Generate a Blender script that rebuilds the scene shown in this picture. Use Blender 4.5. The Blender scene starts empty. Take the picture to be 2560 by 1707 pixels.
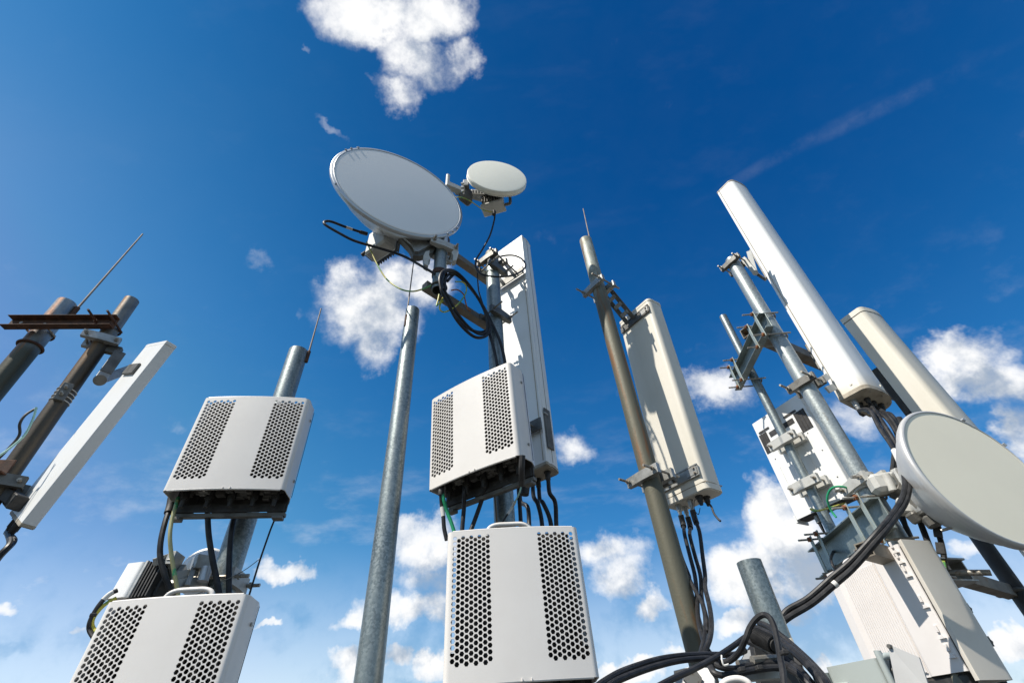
import bpy, math, random
from mathutils import Vector, Matrix, geometry
from math import radians as R, sin, cos, pi
random.seed(7)
S = bpy.context.scene; COL = S.collection
# ------------------------------------------------------------------ camera
FOC, CX, CY = 1194.0, 1280.0, 853.5                 # focal length and centre in photo pixels (2560 wide)
CAM = Vector((0, 0, 1.6))
_up = Vector((1178-CX, 446+CY, -FOC)).normalized()   # world up seen from the camera
_fw = Vector((0, 0, -1)); _y = (_fw-_up*_fw.dot(_up)).normalized(); _x = _y.cross(_up)
ROT = Matrix((_x, _y, _up))
cd = bpy.data.cameras.new('camera'); cam = bpy.data.objects.new('camera', cd); COL.objects.link(cam)
cd.sensor_width = 36; cd.lens = FOC/2560*36; cd.clip_start = .05; cd.clip_end = 6000
cam.matrix_world = Matrix.Translation(CAM) @ ROT.to_4x4(); S.camera = cam
# ------------------------------------------------------------------ sun, sky, exposure
SUN_B, SUN_E = -124.0, 53.3                          # bearing from +Y (clockwise) and elevation
sund = Vector((sin(R(SUN_B))*cos(R(SUN_E)), cos(R(SUN_B))*cos(R(SUN_E)), sin(R(SUN_E))))
ld = bpy.data.lights.new('sun', 'SUN'); ld.energy = 5.0; ld.angle = R(.53); ld.color = (1, .94, .845)
lo = bpy.data.objects.new('sun', ld); COL.objects.link(lo); lo.location = sund*30
lo.rotation_euler = sund.to_track_quat('Z', 'Y').to_euler()
S.view_settings.view_transform = 'Standard'; S.view_settings.look = 'None'
S.view_settings.exposure = .3; S.view_settings.gamma = 1

def ray(px, py): return ROT @ Vector(((px-CX)/FOC, -(py-CY)/FOC, -1))
def at(px, py, r):                                   # point seen at photo pixel (px,py), r metres away on plan
    d = ray(px, py); return CAM + d*(r/math.hypot(d.x, d.y))
def ztop(px, py, r): return at(px, py, r).z
def pol(b, r): return (r*sin(R(b)), r*cos(R(b)))

SKYA = Vector((sin(R(-124))*cos(R(55)), cos(R(-124))*cos(R(55)), sin(R(55))))   # axis of the polarised sky pattern
W = bpy.data.worlds.new("World"); S.world = W; W.use_nodes = True; W.cycles.sampling_method = 'MANUAL'; W.cycles.sample_map_resolution = 256
def make_world():
    nt = W.node_tree; N = nt.nodes; L = nt.links; N.clear()
    def n(t, **k):
        x = N.new(t)
        for a, b in k.items(): setattr(x, a, b)
        return x
    def sock(node, i, v):
        if isinstance(v, bpy.types.NodeSocket): L.new(v, node.inputs[i])
        else: node.inputs[i].default_value = v
    def m(op, a, b=0., c=0., clamp=False):
        x = n('ShaderNodeMath', operation=op, use_clamp=clamp); sock(x, 0, a); sock(x, 1, b); sock(x, 2, c); return x.outputs[0]
    def vm(op, a, b=(0, 0, 0), out=0):
        x = n('ShaderNodeVectorMath', operation=op); sock(x, 0, a); sock(x, 1, b); return x.outputs[out]
    def mr(v, a, b, c=0., d=1., smooth=True):
        x = n('ShaderNodeMapRange', interpolation_type='SMOOTHSTEP' if smooth else 'LINEAR')
        sock(x, 0, v); sock(x, 1, a); sock(x, 2, b); sock(x, 3, c); sock(x, 4, d); return x.outputs[0]
    def noise(v, sc, det, rough=.55, lac=2.):
        x = n('ShaderNodeTexNoise'); sock(x, 'Vector', v); x.inputs['Scale'].default_value = sc
        x.inputs['Detail'].default_value = det; x.inputs['Roughness'].default_value = rough; return x
    def mix(f, a, b):
        x = n('ShaderNodeMix', data_type='RGBA'); sock(x, 0, f); sock(x, 6, a); sock(x, 7, b); return x.outputs[2]
    tc = n('ShaderNodeTexCoord'); D = vm('NORMALIZE', tc.outputs['Generated'])
    sky = n('ShaderNodeTexSky', sky_type='NISHITA', sun_disc=False, sun_elevation=R(SUN_E), sun_rotation=R(SUN_B),
            air_density=1.0, dust_density=.35, ozone_density=3.2, altitude=900)
    # what a polarising filter does to the sky: per-channel response to height and to the angle from the sun
    zz = n('ShaderNodeSeparateXYZ'); L.new(D, zz.inputs[0]); zc_ = m('MAXIMUM', zz.outputs[2], .11); gc = m('MAXIMUM', m('MINIMUM', vm('DOT_PRODUCT', D, tuple(SKYA), 1), .80), -.45)
    C = ((.457, .369, .305), (-2.727, -.088, .653), (-3.314, -1.42, -1.051), (1.658, .696, .31), (2.285, .191, -.159))
    def vmul(v, f):
        x = n('ShaderNodeVectorMath', operation='SCALE'); sock(x, 0, v); L.new(f, x.inputs['Scale']); return x.outputs[0]
    e_ = vm('ADD', vm('ADD', C[0], vmul(vm('ADD', C[1], vmul(C[2], zc_)), zc_)), vmul(vm('ADD', C[3], vmul(C[4], gc)), gc))
    se = n('ShaderNodeSeparateXYZ'); L.new(e_, se.inputs[0]); cb_ = n('ShaderNodeCombineXYZ')
    for i_ in range(3): L.new(m('EXPONENT', m('MINIMUM', se.outputs[i_], (.08, .34, .42)[i_])), cb_.inputs[i_])
    skyc = vm('MULTIPLY', sky.outputs[0], cb_.outputs[0])
    # clouds: (x, y, rx, ry, rotation, strength) in the 2352-wide view of the sky, turned into directions
    q = 1.0884
    blobs = [(870,30,160,75,5,1),(990,45,95,70,0,1),(960,125,120,62,30,.85),(930,205,62,56,0,.85),(1062,130,42,48,0,.8),(770,75,60,40,20,.55),(870,180,50,30,0,.45),
      (770,295,62,16,38,.62),(705,123,16,16,0,.5),(830,178,18,16,0,.5),
      (850,700,118,105,0,1),(930,640,115,62,0,.95),(795,640,62,56,0,.85),(860,795,62,72,0,.85),(985,660,55,60,0,.7),(800,840,60,25,10,.35),
      (580,592,42,24,0,.45),(410,965,34,22,0,.5),(690,722,18,20,0,.45),(1045,820,22,16,0,.4),(900,560,60,40,0,.5),
      (1310,1030,58,50,0,.85),(1395,1080,30,18,0,.45),(1645,895,85,55,0,.75),(1700,940,50,40,0,.5),(1420,905,22,14,0,.35),
      (975,1250,95,70,0,.95),(1000,1330,120,60,0,.85),(960,1395,190,48,-8,.95),(820,1425,75,30,-10,.85),(930,1215,50,40,0,.8),
      (1390,1270,105,48,0,.85),(1420,1320,95,60,-10,.75),(1490,1390,62,38,-35,.75),(1440,1430,60,30,-30,.55),(1440,1480,110,22,-5,.5),
      (1440,1545,110,40,0,1),(1560,1500,70,26,0,.7),(1300,1480,90,30,0,.7),(700,1500,90,22,0,.62),(1120,1500,120,40,0,.8),(800,1540,75,60,0,1),(900,1510,70,35,0,.8),(990,1535,60,45,0,1),(690,1560,100,18,0,.7),(600,1565,80,10,0,.6),
      (650,1318,78,34,0,.95),(600,1290,30,30,0,.7),(625,1440,36,14,0,.7),(190,1427,38,20,0,.8),(15,1390,75,28,0,.75),(60,1360,50,14,0,.4),
      (1800,1230,110,92,0,1.1),(1760,1160,60,60,0,1),(1720,1320,105,80,0,1.1),(1850,1330,105,80,0,1),(1700,1420,85,36,0,.9),(1800,1400,120,50,0,.8),
      (2190,820,88,62,0,1.1),(2260,845,105,75,0,1.1),(2330,870,85,60,0,1),(2190,880,95,36,0,.8),
      (1960,960,85,60,20,.72),(1900,920,50,40,0,.6),(2010,1035,40,22,0,.5),(2350,985,62,72,0,.95),(2300,1060,45,40,0,.6),
      (2200,1258,75,34,0,.72),(2250,1300,60,30,0,.5),(2330,1480,75,62,0,1),(2300,1540,60,50,0,.8),(1880,1528,40,26,0,.95),(2010,698,40,18,0,.4),(2080,668,22,10,0,.3),
      (300,1030,110,22,18,.3),(0,640,120,60,0,.22),(60,840,60,30,10,.32),(1600,640,160,60,0,.12),(1160,70,90,60,0,.2)]
    wn = noise(D, 9., 5., .65); wv = vm('SUBTRACT', wn.outputs['Color'], (.5, .5, .5)); 
    ws = n('ShaderNodeVectorMath', operation='SCALE'); L.new(wv, ws.inputs[0]); ws.inputs['Scale'].default_value = .115
    Dw = vm('ADD', D, ws.outputs[0])
    def field(Dv, bl, shift=0.):
        acc = None
        for (x, y, rx, ry, a, s) in bl:
            C = ray(x*q, y*q).normalized(); e = 4
            ca, sa = cos(R(a)), sin(R(a))
            U = (ray(x*q+e*ca, y*q+e*sa).normalized()-C)/e; V = (ray(x*q-e*sa, y*q+e*ca).normalized()-C)/e
            g11, g12, g22 = U.dot(U), U.dot(V), V.dot(V); det = g11*g22-g12*g12
            A = (U*g22-V*g12)/det/(rx*q*1.18); B = (V*g11-U*g12)/det/(ry*q*1.18)
            cx = n('ShaderNodeCombineXYZ'); L.new(vm('DOT_PRODUCT', Dv, tuple(A), 1), cx.inputs[0]); L.new(vm('DOT_PRODUCT', Dv, tuple(B), 1), cx.inputs[1])
            v = mr(vm('LENGTH', cx.outputs[0], out=1), 1.35, .15, 0., s*(1.1 if s > .62 else .72))
            acc = v if acc is None else m('SMOOTH_MAX', acc, v, .18)
        return acc
    F1 = field(Dw, blobs)
    nz = noise(D, 13., 9., .60); nb = noise(D, 5., 4., .5)
    sh = tuple(sund*.030 + Vector((0, 0, .012)))
    Ds = vm('ADD', D, sh); nz2 = noise(Ds, 13., 5., .60)
    Dw2 = vm('ADD', Dw, tuple(Vector((-.03, -.01, .055)))); big = [b for b in blobs if b[2] >= 70 and b[5] > .7]
    F2 = field(Dw2, big)
    c1 = m('SUBTRACT', nz.outputs[0], .5); c2 = m('SUBTRACT', nz2.outputs[0], .5)
    dens = m('MULTIPLY_ADD', c1, m('MULTIPLY_ADD', F1, 1.25, .45), F1)
    alpha = m('ADD', mr(dens, .22, m('MULTIPLY_ADD', nb.outputs[0], 1.3, .30), 0., .74), mr(dens, .55, 1.25, 0., .28))
    z = n('ShaderNodeSeparateXYZ'); L.new(D, z.inputs[0])
    # thin high cirrus streaks
    mp = n('ShaderNodeMapping'); L.new(D, mp.inputs[0]); mp.inputs['Rotation'].default_value = (0, .35, .5); mp.inputs['Scale'].default_value = (2.2, 7, 9)
    ci = noise(mp.outputs[0], 2.2, 7., .6)
    cir = m('MULTIPLY', mr(ci.outputs[0], .46, .85, 0., .42), mr(z.outputs[2], .62, .20, .03, 1.))
    alpha = m('MAXIMUM', alpha, cir)
    F3 = field(D, [(2020,250,230,16,-26,1.),(1800,352,200,14,-29,.8),(2180,172,110,11,-26,.45)]); alpha = m('MAXIMUM', alpha, m('MULTIPLY', F3, mr(nz.outputs[0], .3, .7, .0, .055)))
    # unseen broken cloud deck added behind the camera to neutralise the blue fill
    bk = m('MULTIPLY', mr(z.outputs[1], -.05, -.35), mr(nb.outputs[0], .42, .56, 0., .85)); alpha = m('MAXIMUM', alpha, bk); lowy = mr(z.outputs[1], -.05, -.3, 0., .68)
    hor = mr(z.outputs[2], .36, .04, 0., .66); alpha = m('MAXIMUM', alpha, m('MULTIPLY', hor, .8))
    alpha = m('MULTIPLY', alpha, mr(z.outputs[2], -.02, .03))
    relief = m('MULTIPLY', m('SUBTRACT', c1, c2), 1.5)
    base = m('MULTIPLY', mr(m('MULTIPLY_ADD', m('SUBTRACT', nb.outputs[0], .5), 1.2, F2), .25, 1.3), mr(z.outputs[2], .95, .45, .12, .55))
    lum = m('SUBTRACT', m('ADD', m('SUBTRACT', .93, base), relief), lowy)
    ccol = mix(mr(lum, .30, 1.05), (4.2, 4.9, 5.9, 1), (10.2, 10.2, 10.2, 1))
    col = mix(alpha, skyc, ccol)
    bg = n('ShaderNodeBackground'); L.new(col, bg.inputs[0]); bg.inputs[1].default_value = .084
    out = n('ShaderNodeOutputWorld'); L.new(bg.outputs[0], out.inputs[0])
make_world()

# ------------------------------------------------------------------ materials
def material(name, base, rough=.5, metal=0., col2=None, scale=8., lo_=.4, hi=.65, stretch=(1, 1, 1), bump=0., bscale=200., spots=None, spec=.5, streak=None, coat=0., zg=None):
    mt = bpy.data.materials.new(name); mt.use_nodes = True; nt = mt.node_tree; b = nt.nodes['Principled BSDF']; L = nt.links
    b.inputs['Roughness'].default_value = rough; b.inputs['Metallic'].default_value = metal; b.inputs['Specular IOR Level'].default_value = spec
    b.inputs['Coat Weight'].default_value = coat
    base = (*base, 1); b.inputs['Base Color'].default_value = base
    tc = nt.nodes.new('ShaderNodeTexCoord'); src = None
    def ns(sc, st, det=6):
        mp = nt.nodes.new('ShaderNodeMapping'); L.new(tc.outputs['Object'], mp.inputs[0]); mp.inputs['Scale'].default_value = st
        x = nt.nodes.new('ShaderNodeTexNoise'); L.new(mp.outputs[0], x.inputs['Vector']); x.inputs['Scale'].default_value = sc; x.inputs['Detail'].default_value = det; x.inputs['Roughness'].default_value = .62
        return x.outputs[0]
    def layer(fac, a, b_, c, cur):
        r = nt.nodes.new('ShaderNodeMapRange'); r.interpolation_type = 'SMOOTHSTEP'; L.new(fac, r.inputs[0]); r.inputs[1].default_value = a; r.inputs[2].default_value = b_
        mx = nt.nodes.new('ShaderNodeMix'); mx.data_type = 'RGBA'; L.new(r.outputs[0], mx.inputs[0]); mx.inputs[7].default_value = (*c, 1)
        if cur is None: mx.inputs[6].default_value = base
        else: L.new(cur, mx.inputs[6])
        return mx.outputs[2]
    if col2: src = layer(ns(scale, stretch), lo_, hi, col2, src)
    if zg:                                            # second colour below a height, broken up by noise
        sx = nt.nodes.new('ShaderNodeSeparateXYZ'); L.new(tc.outputs['Object'], sx.inputs[0]); ma = nt.nodes.new('ShaderNodeMath'); ma.operation = 'MULTIPLY_ADD'
        L.new(ns(zg[4], (1, 1, .35)), ma.inputs[0]); ma.inputs[1].default_value = zg[3]; L.new(sx.outputs[2], ma.inputs[2]); src = layer(ma.outputs[0], zg[1]+zg[3]*.5, zg[2]+zg[3]*.5, zg[0], src)
    if streak: src = layer(ns(streak[1], streak[2]), streak[3], streak[4], streak[0], src)
    if spots:
        v = nt.nodes.new('ShaderNodeTexVoronoi'); L.new(tc.outputs['Object'], v.inputs['Vector']); v.inputs['Scale'].default_value = spots[1]
        sp = nt.nodes.new('ShaderNodeSeparateColor'); L.new(v.outputs['Color'], sp.inputs[0]); src = layer(sp.outputs[0], .1, 1., spots[0], src)
    if src: L.new(src, b.inputs['Base Color'])
    nr = ns(60, (1, 1, 1), 3); rr = nt.nodes.new('ShaderNodeMapRange'); L.new(nr, rr.inputs[0]); rr.inputs[3].default_value = rough-.08; rr.inputs[4].default_value = rough+.1; L.new(rr.outputs[0], b.inputs['Roughness'])
    if bump:
        bp = nt.nodes.new('ShaderNodeBump'); bp.inputs['Strength'].default_value = bump; bp.inputs['Distance'].default_value = .002; L.new(ns(bscale, (1, 1, 1), 4), bp.inputs['Height']); L.new(bp.outputs[0], b.inputs['Normal'])
    return mt
ZS = (1, 1, .12)
GALV = material('galvanised', (.25, .285, .28), .42, .74, (.15, .18, .185), 14, .35, .7, (1, 1, .5), .25, 90, spots=((.31, .345, .335), 150), streak=((.19, .20, .19), 7, (6, 6, .5), .6, .78))
GALV_R = material('galvanised_rust_streaked', (.34, .37, .36), .45, .6, (.22, .25, .255), 12, .35, .7, (1, 1, .5), .25, 90, streak=((.34, .24, .12), 3.5, (4, 4, .45), .60, .80), spots=((.38, .41, .40), 120))
RUSTY = material('rusty_galvanised', (.24, .23, .17), .6, .15, (.15, .14, .10), 10, .35, .7, (1, 1, .4), .3, 80, streak=((.30, .13, .04), 3., (3., 3., .35), .52, .74))
RUSTB = material('rust_brown_pipe', (.20, .155, .10), .62, .1, (.10, .085, .065), 9, .35, .7, (1, 1, .4), .3, 80, streak=((.26, .12, .045), 3., (3., 3., .4), .5, .7))
POLEC = material('rusting_pole_galv_top', (.36, .38, .34), .58, .25, (.20, .20, .15), 22, .38, .66, (1, 1, .35), .45, 120, zg=((.115, .11, .078), 4.15, 3.75, .5, 6), streak=((.17, .085, .035), 3.2, (6, 6, .55), .54, .68))
POLE1 = material('orange_streaked_pole', (.36, .40, .41), .44, .6, (.2, .22, .23), 12, .35, .7, (1, 1, .5), .25, 90, zg=((.085, .08, .055), 3.62, 3.45, .2, 7), streak=((.30, .11, .03), 2.6, (4, 4, .5), .5, .66))
POLE2 = material('brown_streaked_pole', (.26, .26, .24), .45, .5, (.15, .15, .14), 12, .35, .7, (1, 1, .5), .25, 90, zg=((.075, .06, .042), 3.62, 3.50, .2, 7), streak=((.20, .11, .045), 2.8, (4, 4, .5), .5, .68))
RUST = material('rust', (.115, .050, .026), .8, 0, (.05, .026, .018), 25, .35, .65, bump=.5, bscale=120)
RUSTO = material('orange_rust', (.36, .13, .035), .85, 0, (.16, .06, .03), 50, .35, .65, bump=.5, bscale=160)
ROD = material('rod_steel', (.19, .15, .12), .6, .3, (.27, .24, .21), 20, .3, .7)
WHITED = material('white_stained_foot', (.80, .80, .78), .42, 0, (.74, .735, .71), 3.5, .45, .8, (1, 1, .4), .03, 300, zg=((.60, .55, .45), .16, .0, .16, 9))
BEAM = material('zinc_beam', (.30, .34, .33), .45, .55, (.20, .235, .235), 10, .35, .7, bump=.15, bscale=90, spots=((.22, .26, .25), 150))
STRIP = material('zinc_strip', (.33, .38, .36), .5, .3, (.24, .21, .13), 14, .5, .72, (1, 1, .5), bump=.2)
ARM = material('weathered_arm', (.23, .205, .165), .6, .2, (.16, .13, .10), 9, .4, .7, bump=.3, streak=((.25, .12, .05), 8, (2, 2, 2), .58, .72))
BRK = material('bracket_aluminium', (.42, .42, .40), .42, .6, (.27, .27, .25), 18, .4, .7, bump=.2)
BRKD = material('bracket_grey', (.16, .155, .14), .5, .45, (.09, .085, .075), 16, .4, .7, bump=.25)
CAST = material('cast_light', (.50, .495, .46), .5, .05, (.38, .37, .335), 14, .45, .75, bump=.2)
BOLT = material('threaded_steel', (.36, .34, .30), .45, .6, (.20, .14, .09), 60, .5, .7)
WHITE = material('white_plastic', (.80, .80, .78), .42, 0, (.72, .715, .69), 3.5, .45, .8, (1, 1, .4), .03, 300, streak=((.66, .64, .59), 5, (4, 4, .35), .62, .85))
COVER = material('cover_plastic', (.76, .722, .672), .38, 0, (.73, .69, .64), 4, .4, .7, bump=.04, bscale=500, coat=.12, streak=((.64, .61, .56), 9, (5, 5, .35), .60, .95))
CREAM = material('cream_plastic', (.69, .65, .56), .5, 0, (.60, .56, .46), 3.5, .42, .75, (1, 1, .3), .04, 300, streak=((.52, .47, .37), 6, (5, 5, .3), .66, .86))
DIRTY = material('stained_cap', (.42, .37, .29), .6, 0, (.27, .23, .17), 12, .4, .7, bump=.15)
RADG = material('grey_radome', (.90, .885, .86), .5, 0, (.88, .865, .84), 2, .3, .7, streak=((.79, .775, .74), 4, (1, 3, 1), .6, .9))
RADC = material('cream_radome', (.88, .86, .75), .5, 0, (.85, .83, .72), 3, .3, .7)
RADB = material('beige_radome', (.90, .84, .67), .5, 0, (.87, .81, .645), 3, .3, .7)
RIM = material('rim_aluminium', (.50, .52, .54), .38, .6, (.45, .47, .49), 9, .4, .7)
SHROUD = material('shroud_aluminium', (.58, .575, .56), .42, .35, (.52, .515, .50), 5, .4, .7)
PINK = material('housing_paint', (.74, .70, .67), .45, 0, (.70, .66, .63), 5, .4, .7, bump=.03)
BEIGE = material('sunshield_beige', (.68, .63, .545), .5, 0, (.64, .59, .505), 5, .4, .7)
SEAFOAM = material('grey_green_paint', (.40, .44, .42), .4, .05, (.36, .40, .38), 6, .4, .7)
BLACK = material('black_cable', (.014, .014, .015), .46, 0, (.035, .035, .037), 30, .4, .7, bump=.1, bscale=60, spec=.3)
RUBBER = material('black_rubber', (.022, .021, .02), .6, 0, (.04, .038, .036), 40, .4, .7, bump=.3)
DARK = material('dark_housing', (.032, .03, .028), .5, .1, (.06, .055, .05), 30, .45, .7)
FIN = material('heat_sink_metal', (.03, .026, .022), .5, .1, (.05, .044, .038), 20, .4, .7)
YG = material('yellow_green_sheath', (.48, .42, .05), .45, 0, (.10, .32, .08), 9, .48, .54, (2, 2, 2))
GREEN = material('green_sheath', (.015, .30, .13), .4)
OLIVE = material('pale_olive_sheath', (.42, .40, .20), .45, 0, (.05, .35, .15), 6, .52, .56)
TEAL = material('pale_teal_sheath', (.30, .52, .45), .45)
TAPE = material('white_tape', (.62, .61, .57), .6)
PLATE = material('plate_grey', (.48, .48, .47), .5, .1, (.43, .43, .42), 8, .4, .7)
CONC = material('roof_concrete', (.075, .072, .068), .9, 0, (.05, .049, .046), 1.5, .35, .7, bump=.3, bscale=40)
FIELD = material('land', (.05, .06, .03), .95, 0, (.08, .075, .05), .02, .4, .6)

# ------------------------------------------------------------------ mesh building
def link(o, parent=None):
    COL.objects.link(o)
    if parent: o.parent = parent
    return o
def tag(o, label=None, cat=None, group=None, kind=None):
    for k, v in (('label', label), ('category', cat), ('group', group), ('kind', kind)):
        if v: o[k] = v
    return o
def thing(name, label, cat, loc=(0, 0, 0), group=None, M=None):
    o = bpy.data.objects.new(name, None); o.empty_display_size = .1
    o.matrix_world = M if M is not None else Matrix.Translation(loc)
    COL.objects.link(o); return tag(o, label, cat, group)
def perp(d):
    d = d.normalized(); a = Vector((0, 0, 1)) if abs(d.z) < .95 else Vector((1, 0, 0))
    u = d.cross(a).normalized(); return u, d.cross(u).normalized()
def frame(o, x, y=None, z=None):
    """matrix from origin and axes"""
    x = Vector(x).normalized()
    if z is not None: z = Vector(z); z = (z-x*z.dot(x)).normalized(); y = z.cross(x)
    else: y = Vector(y); y = (y-x*y.dot(x)).normalized(); z = x.cross(y)
    m = Matrix((x, y, z)).transposed().to_4x4(); m.translation = Vector(o); return m
def ypr(o, yaw, tilt=0, roll=0):
    return Matrix.Translation(o) @ Matrix.Rotation(R(yaw), 4, 'Z') @ Matrix.Rotation(R(tilt), 4, 'X') @ Matrix.Rotation(R(roll), 4, 'Y')
class MB:
    def __init__(s, M=None): s.v = []; s.f = []; s.M = M or Matrix()
    def add(s, vs, fs, M=None):
        M = s.M @ M if M is not None else s.M; k = len(s.v)
        s.v += [M @ Vector(p) for p in vs]; s.f += [tuple(i+k for i in f) for f in fs]; return s
    def box(s, a, b, M=None, ch=.0015):
        (x0, y0, z0), (x1, y1, z1) = [tuple(map(float, t)) for t in (a, b)]
        x0, x1 = min(x0, x1), max(x0, x1); y0, y1 = min(y0, y1), max(y0, y1); z0, z1 = min(z0, z1), max(z0, z1)
        c = min(ch, .3*min(x1-x0, y1-y0, z1-z0)); X = (x0, x1); Y = (y0, y1); Z = (z0, z1); vs = []; idx = {}
        for i in (0, 1):
            for j in (0, 1):
                for k in (0, 1):
                    sx, sy, sz = (c if i == 0 else -c), (c if j == 0 else -c), (c if k == 0 else -c)
                    for ax in range(3):
                        idx[i, j, k, ax] = len(vs)
                        vs.append((X[i]+(0 if ax == 0 else sx), Y[j]+(0 if ax == 1 else sy), Z[k]+(0 if ax == 2 else sz)))
        fs = []
        q = [(0, 0), (1, 0), (1, 1), (0, 1)]
        for ax in range(3):
            for s_ in (0, 1):
                lst = []
                for (p, r) in q:
                    ijk = [0, 0, 0]; ijk[ax] = s_; ijk[(ax+1) % 3] = p; ijk[(ax+2) % 3] = r; lst.append(idx[(*ijk, ax)])
                fs.append(tuple(lst if s_ else lst[::-1]))
        for ax in range(3):                          # edges
            a1, a2 = (ax+1) % 3, (ax+2) % 3
            for p in (0, 1):
                for r in (0, 1):
                    A = [0, 0, 0]; A[a1] = p; A[a2] = r; B = list(A); B[ax] = 1
                    l = (idx[(*A, a1)], idx[(*B, a1)], idx[(*B, a2)], idx[(*A, a2)]); fs.append(l if p == r else l[::-1])
        for i in (0, 1):
            for j in (0, 1):
                for k in (0, 1):
                    l = (idx[i, j, k, 0], idx[i, j, k, 1], idx[i, j, k, 2]); fs.append(l if (i+j+k) % 2 else l[::-1])
        return s.add(vs, fs, M)
    def cyl(s, p0, p1, r0, r1=None, n=20, caps=True, M=None):
        p0, p1 = Vector(p0), Vector(p1); r1 = r0 if r1 is None else r1; u, v = perp(p1-p0); vs = []
        for p, r in ((p0, r0), (p1, r1)):
            for i in range(n): a = 2*pi*i/n; vs.append(p+(u*cos(a)+v*sin(a))*r)
        fs = [(i, (i+1) % n, n+(i+1) % n, n+i) for i in range(n)]
        if caps: fs += [tuple(range(n))[::-1], tuple(range(n, 2*n))]
        return s.add(vs, fs, M)
    def pipe(s, p0, p1, r, wall=.004, n=40, r0=None, M=None):     # hollow, open at both ends
        p0, p1 = Vector(p0), Vector(p1); u, v = perp(p1-p0); r0 = r0 or r; vs = []; segs = 14
        def ring(p, rr):
            for i in range(n): a = 2*pi*i/n; vs.append(p+(u*cos(a)+v*sin(a))*rr)
        for k in range(segs+1): t = k/segs; ring(p0.lerp(p1, t), r0+(r-r0)*t)
        ring(p1, r-wall); ring(p0, r0-wall); K = segs+3
        fs = []
        for k in range(K):
            a, b = k*n, ((k+1) % K)*n
            fs += [(a+i, a+(i+1) % n, b+(i+1) % n, b+i) for i in range(n)]
        return s.add(vs, fs, M)
    def tube(s, pts, r, n=10, smooth=6, caps=True, closed=False, M=None):
        P = spline([Vector(p) for p in pts], smooth, closed) if smooth else [Vector(p) for p in pts]
        vs = []; m = len(P); u = None
        for i, p in enumerate(P):
            d = (P[(i+1) % m]-P[i-1]) if closed else (P[min(i+1, m-1)]-P[max(i-1, 0)])
            d.normalize()
            if u is None: u, v = perp(d)
            else:
                u = (u-d*u.dot(d)).normalized(); v = d.cross(u)
            rr = r(i/(m-1)) if callable(r) else r
            for k in range(n): a = 2*pi*k/n; vs.append(p+(u*cos(a)+v*sin(a))*rr)
        fs = []
        for i in range(m if closed else m-1):
            a, b = i*n, ((i+1) % m)*n
            fs += [(a+k, a+(k+1) % n, b+(k+1) % n, b+k) for k in range(n)]
        if caps and not closed: fs += [tuple(range(n))[::-1], tuple(range((m-1)*n, m*n))]
        return s.add(vs, fs, M)
    def prism(s, prof, z0, z1, M=None, caps=True):
        n = len(prof); vs = [(x, y, z0) for x, y in prof]+[(x, y, z1) for x, y in prof]
        fs = [(i, (i+1) % n, n+(i+1) % n, n+i) for i in range(n)]
        if caps: fs += [tuple(range(n))[::-1], tuple(range(n, 2*n))]
        return s.add(vs, fs, M)
    def lathe(s, prof, M=None, n=72):                 # prof of (radius, height along local z)
        vs = []; fs = []; m = len(prof)
        for r, h in prof:
            for i in range(n): a = 2*pi*i/n; vs.append((r*cos(a), r*sin(a), h))
        for k in range(m-1): fs += [(k*n+i, k*n+(i+1) % n, (k+1)*n+(i+1) % n, (k+1)*n+i) for i in range(n)]
        return s.add(vs, fs, M)
    def bar(s, p, q, w, t, side=(0, 0, 1), ch=.0015):     # flat bar from p to q, width w across `side`, thickness t
        p, q = Vector(p), Vector(q); m = frame(p, q-p, z=side) if abs((q-p).normalized().dot(Vector(side).normalized())) < .98 else frame(p, q-p, z=(1, 0, 0))
        return s.box((0, -t/2, -w/2), ((q-p).length, t/2, w/2), m, ch)
    def nut(s, p, d, r=.009, h=.008):
        d = Vector(d).normalized(); return s.cyl(Vector(p)-d*h/2, Vector(p)+d*h/2, r, n=6)
    def rod(s, p, d, l0, l1, r=.005, nuts=()):
        p = Vector(p); d = Vector(d).normalized(); s.cyl(p-d*l0, p+d*l1, r, n=10)
        for k in nuts: s.nut(p+d*k, d)
        return s
    def build(s, name, mat, parent=None, angle=32, label=None):
        me = bpy.data.meshes.new(name)
        if parent is not None: inv = parent.matrix_world.inverted(); org = None; vs = [inv @ p for p in s.v]
        else:
            lo3 = Vector([min(p[i] for p in s.v) for i in range(3)]); hi3 = Vector([max(p[i] for p in s.v) for i in range(3)])
            org = Vector(((lo3.x+hi3.x)/2, (lo3.y+hi3.y)/2, lo3.z)); vs = [p-org for p in s.v]
        me.from_pydata([tuple(p) for p in vs], [], s.f); me.update()
        me.shade_smooth(); me.set_sharp_from_angle(angle=R(angle)); me.materials.append(mat)
        o = bpy.data.objects.new(name, me); link(o, parent)
        if org is not None: o.location = org
        if label: o['label'] = label
        return o
def spline(P, k, closed=False):
    n = len(P); out = []
    if n < 3: return P
    rng = range(n if closed else n-1)
    for i in rng:
        if closed: a, b, c, d = P[i-1], P[i], P[(i+1) % n], P[(i+2) % n]
        else: a, b, c, d = P[max(i-1, 0)], P[i], P[i+1], P[min(i+2, n-1)]
        for j in range(k):
            t = j/k; out.append(.5*((2*b)+(c-a)*t+(2*a-5*b+4*c-d)*t*t+(3*b-a-3*c+d)*t**3))
    if not closed: out.append(P[-1])
    return out
def rrect(x0, y0, x1, y1, r, n=5):
    out = []
    for cx, cy, a0 in ((x1-r, y0+r, -90), (x1-r, y1-r, 0), (x0+r, y1-r, 90), (x0+r, y0+r, 180)):
        for i in range(n+1): a = R(a0+90*i/n); out.append((cx+r*cos(a), cy+r*sin(a)))
    return out
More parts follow.
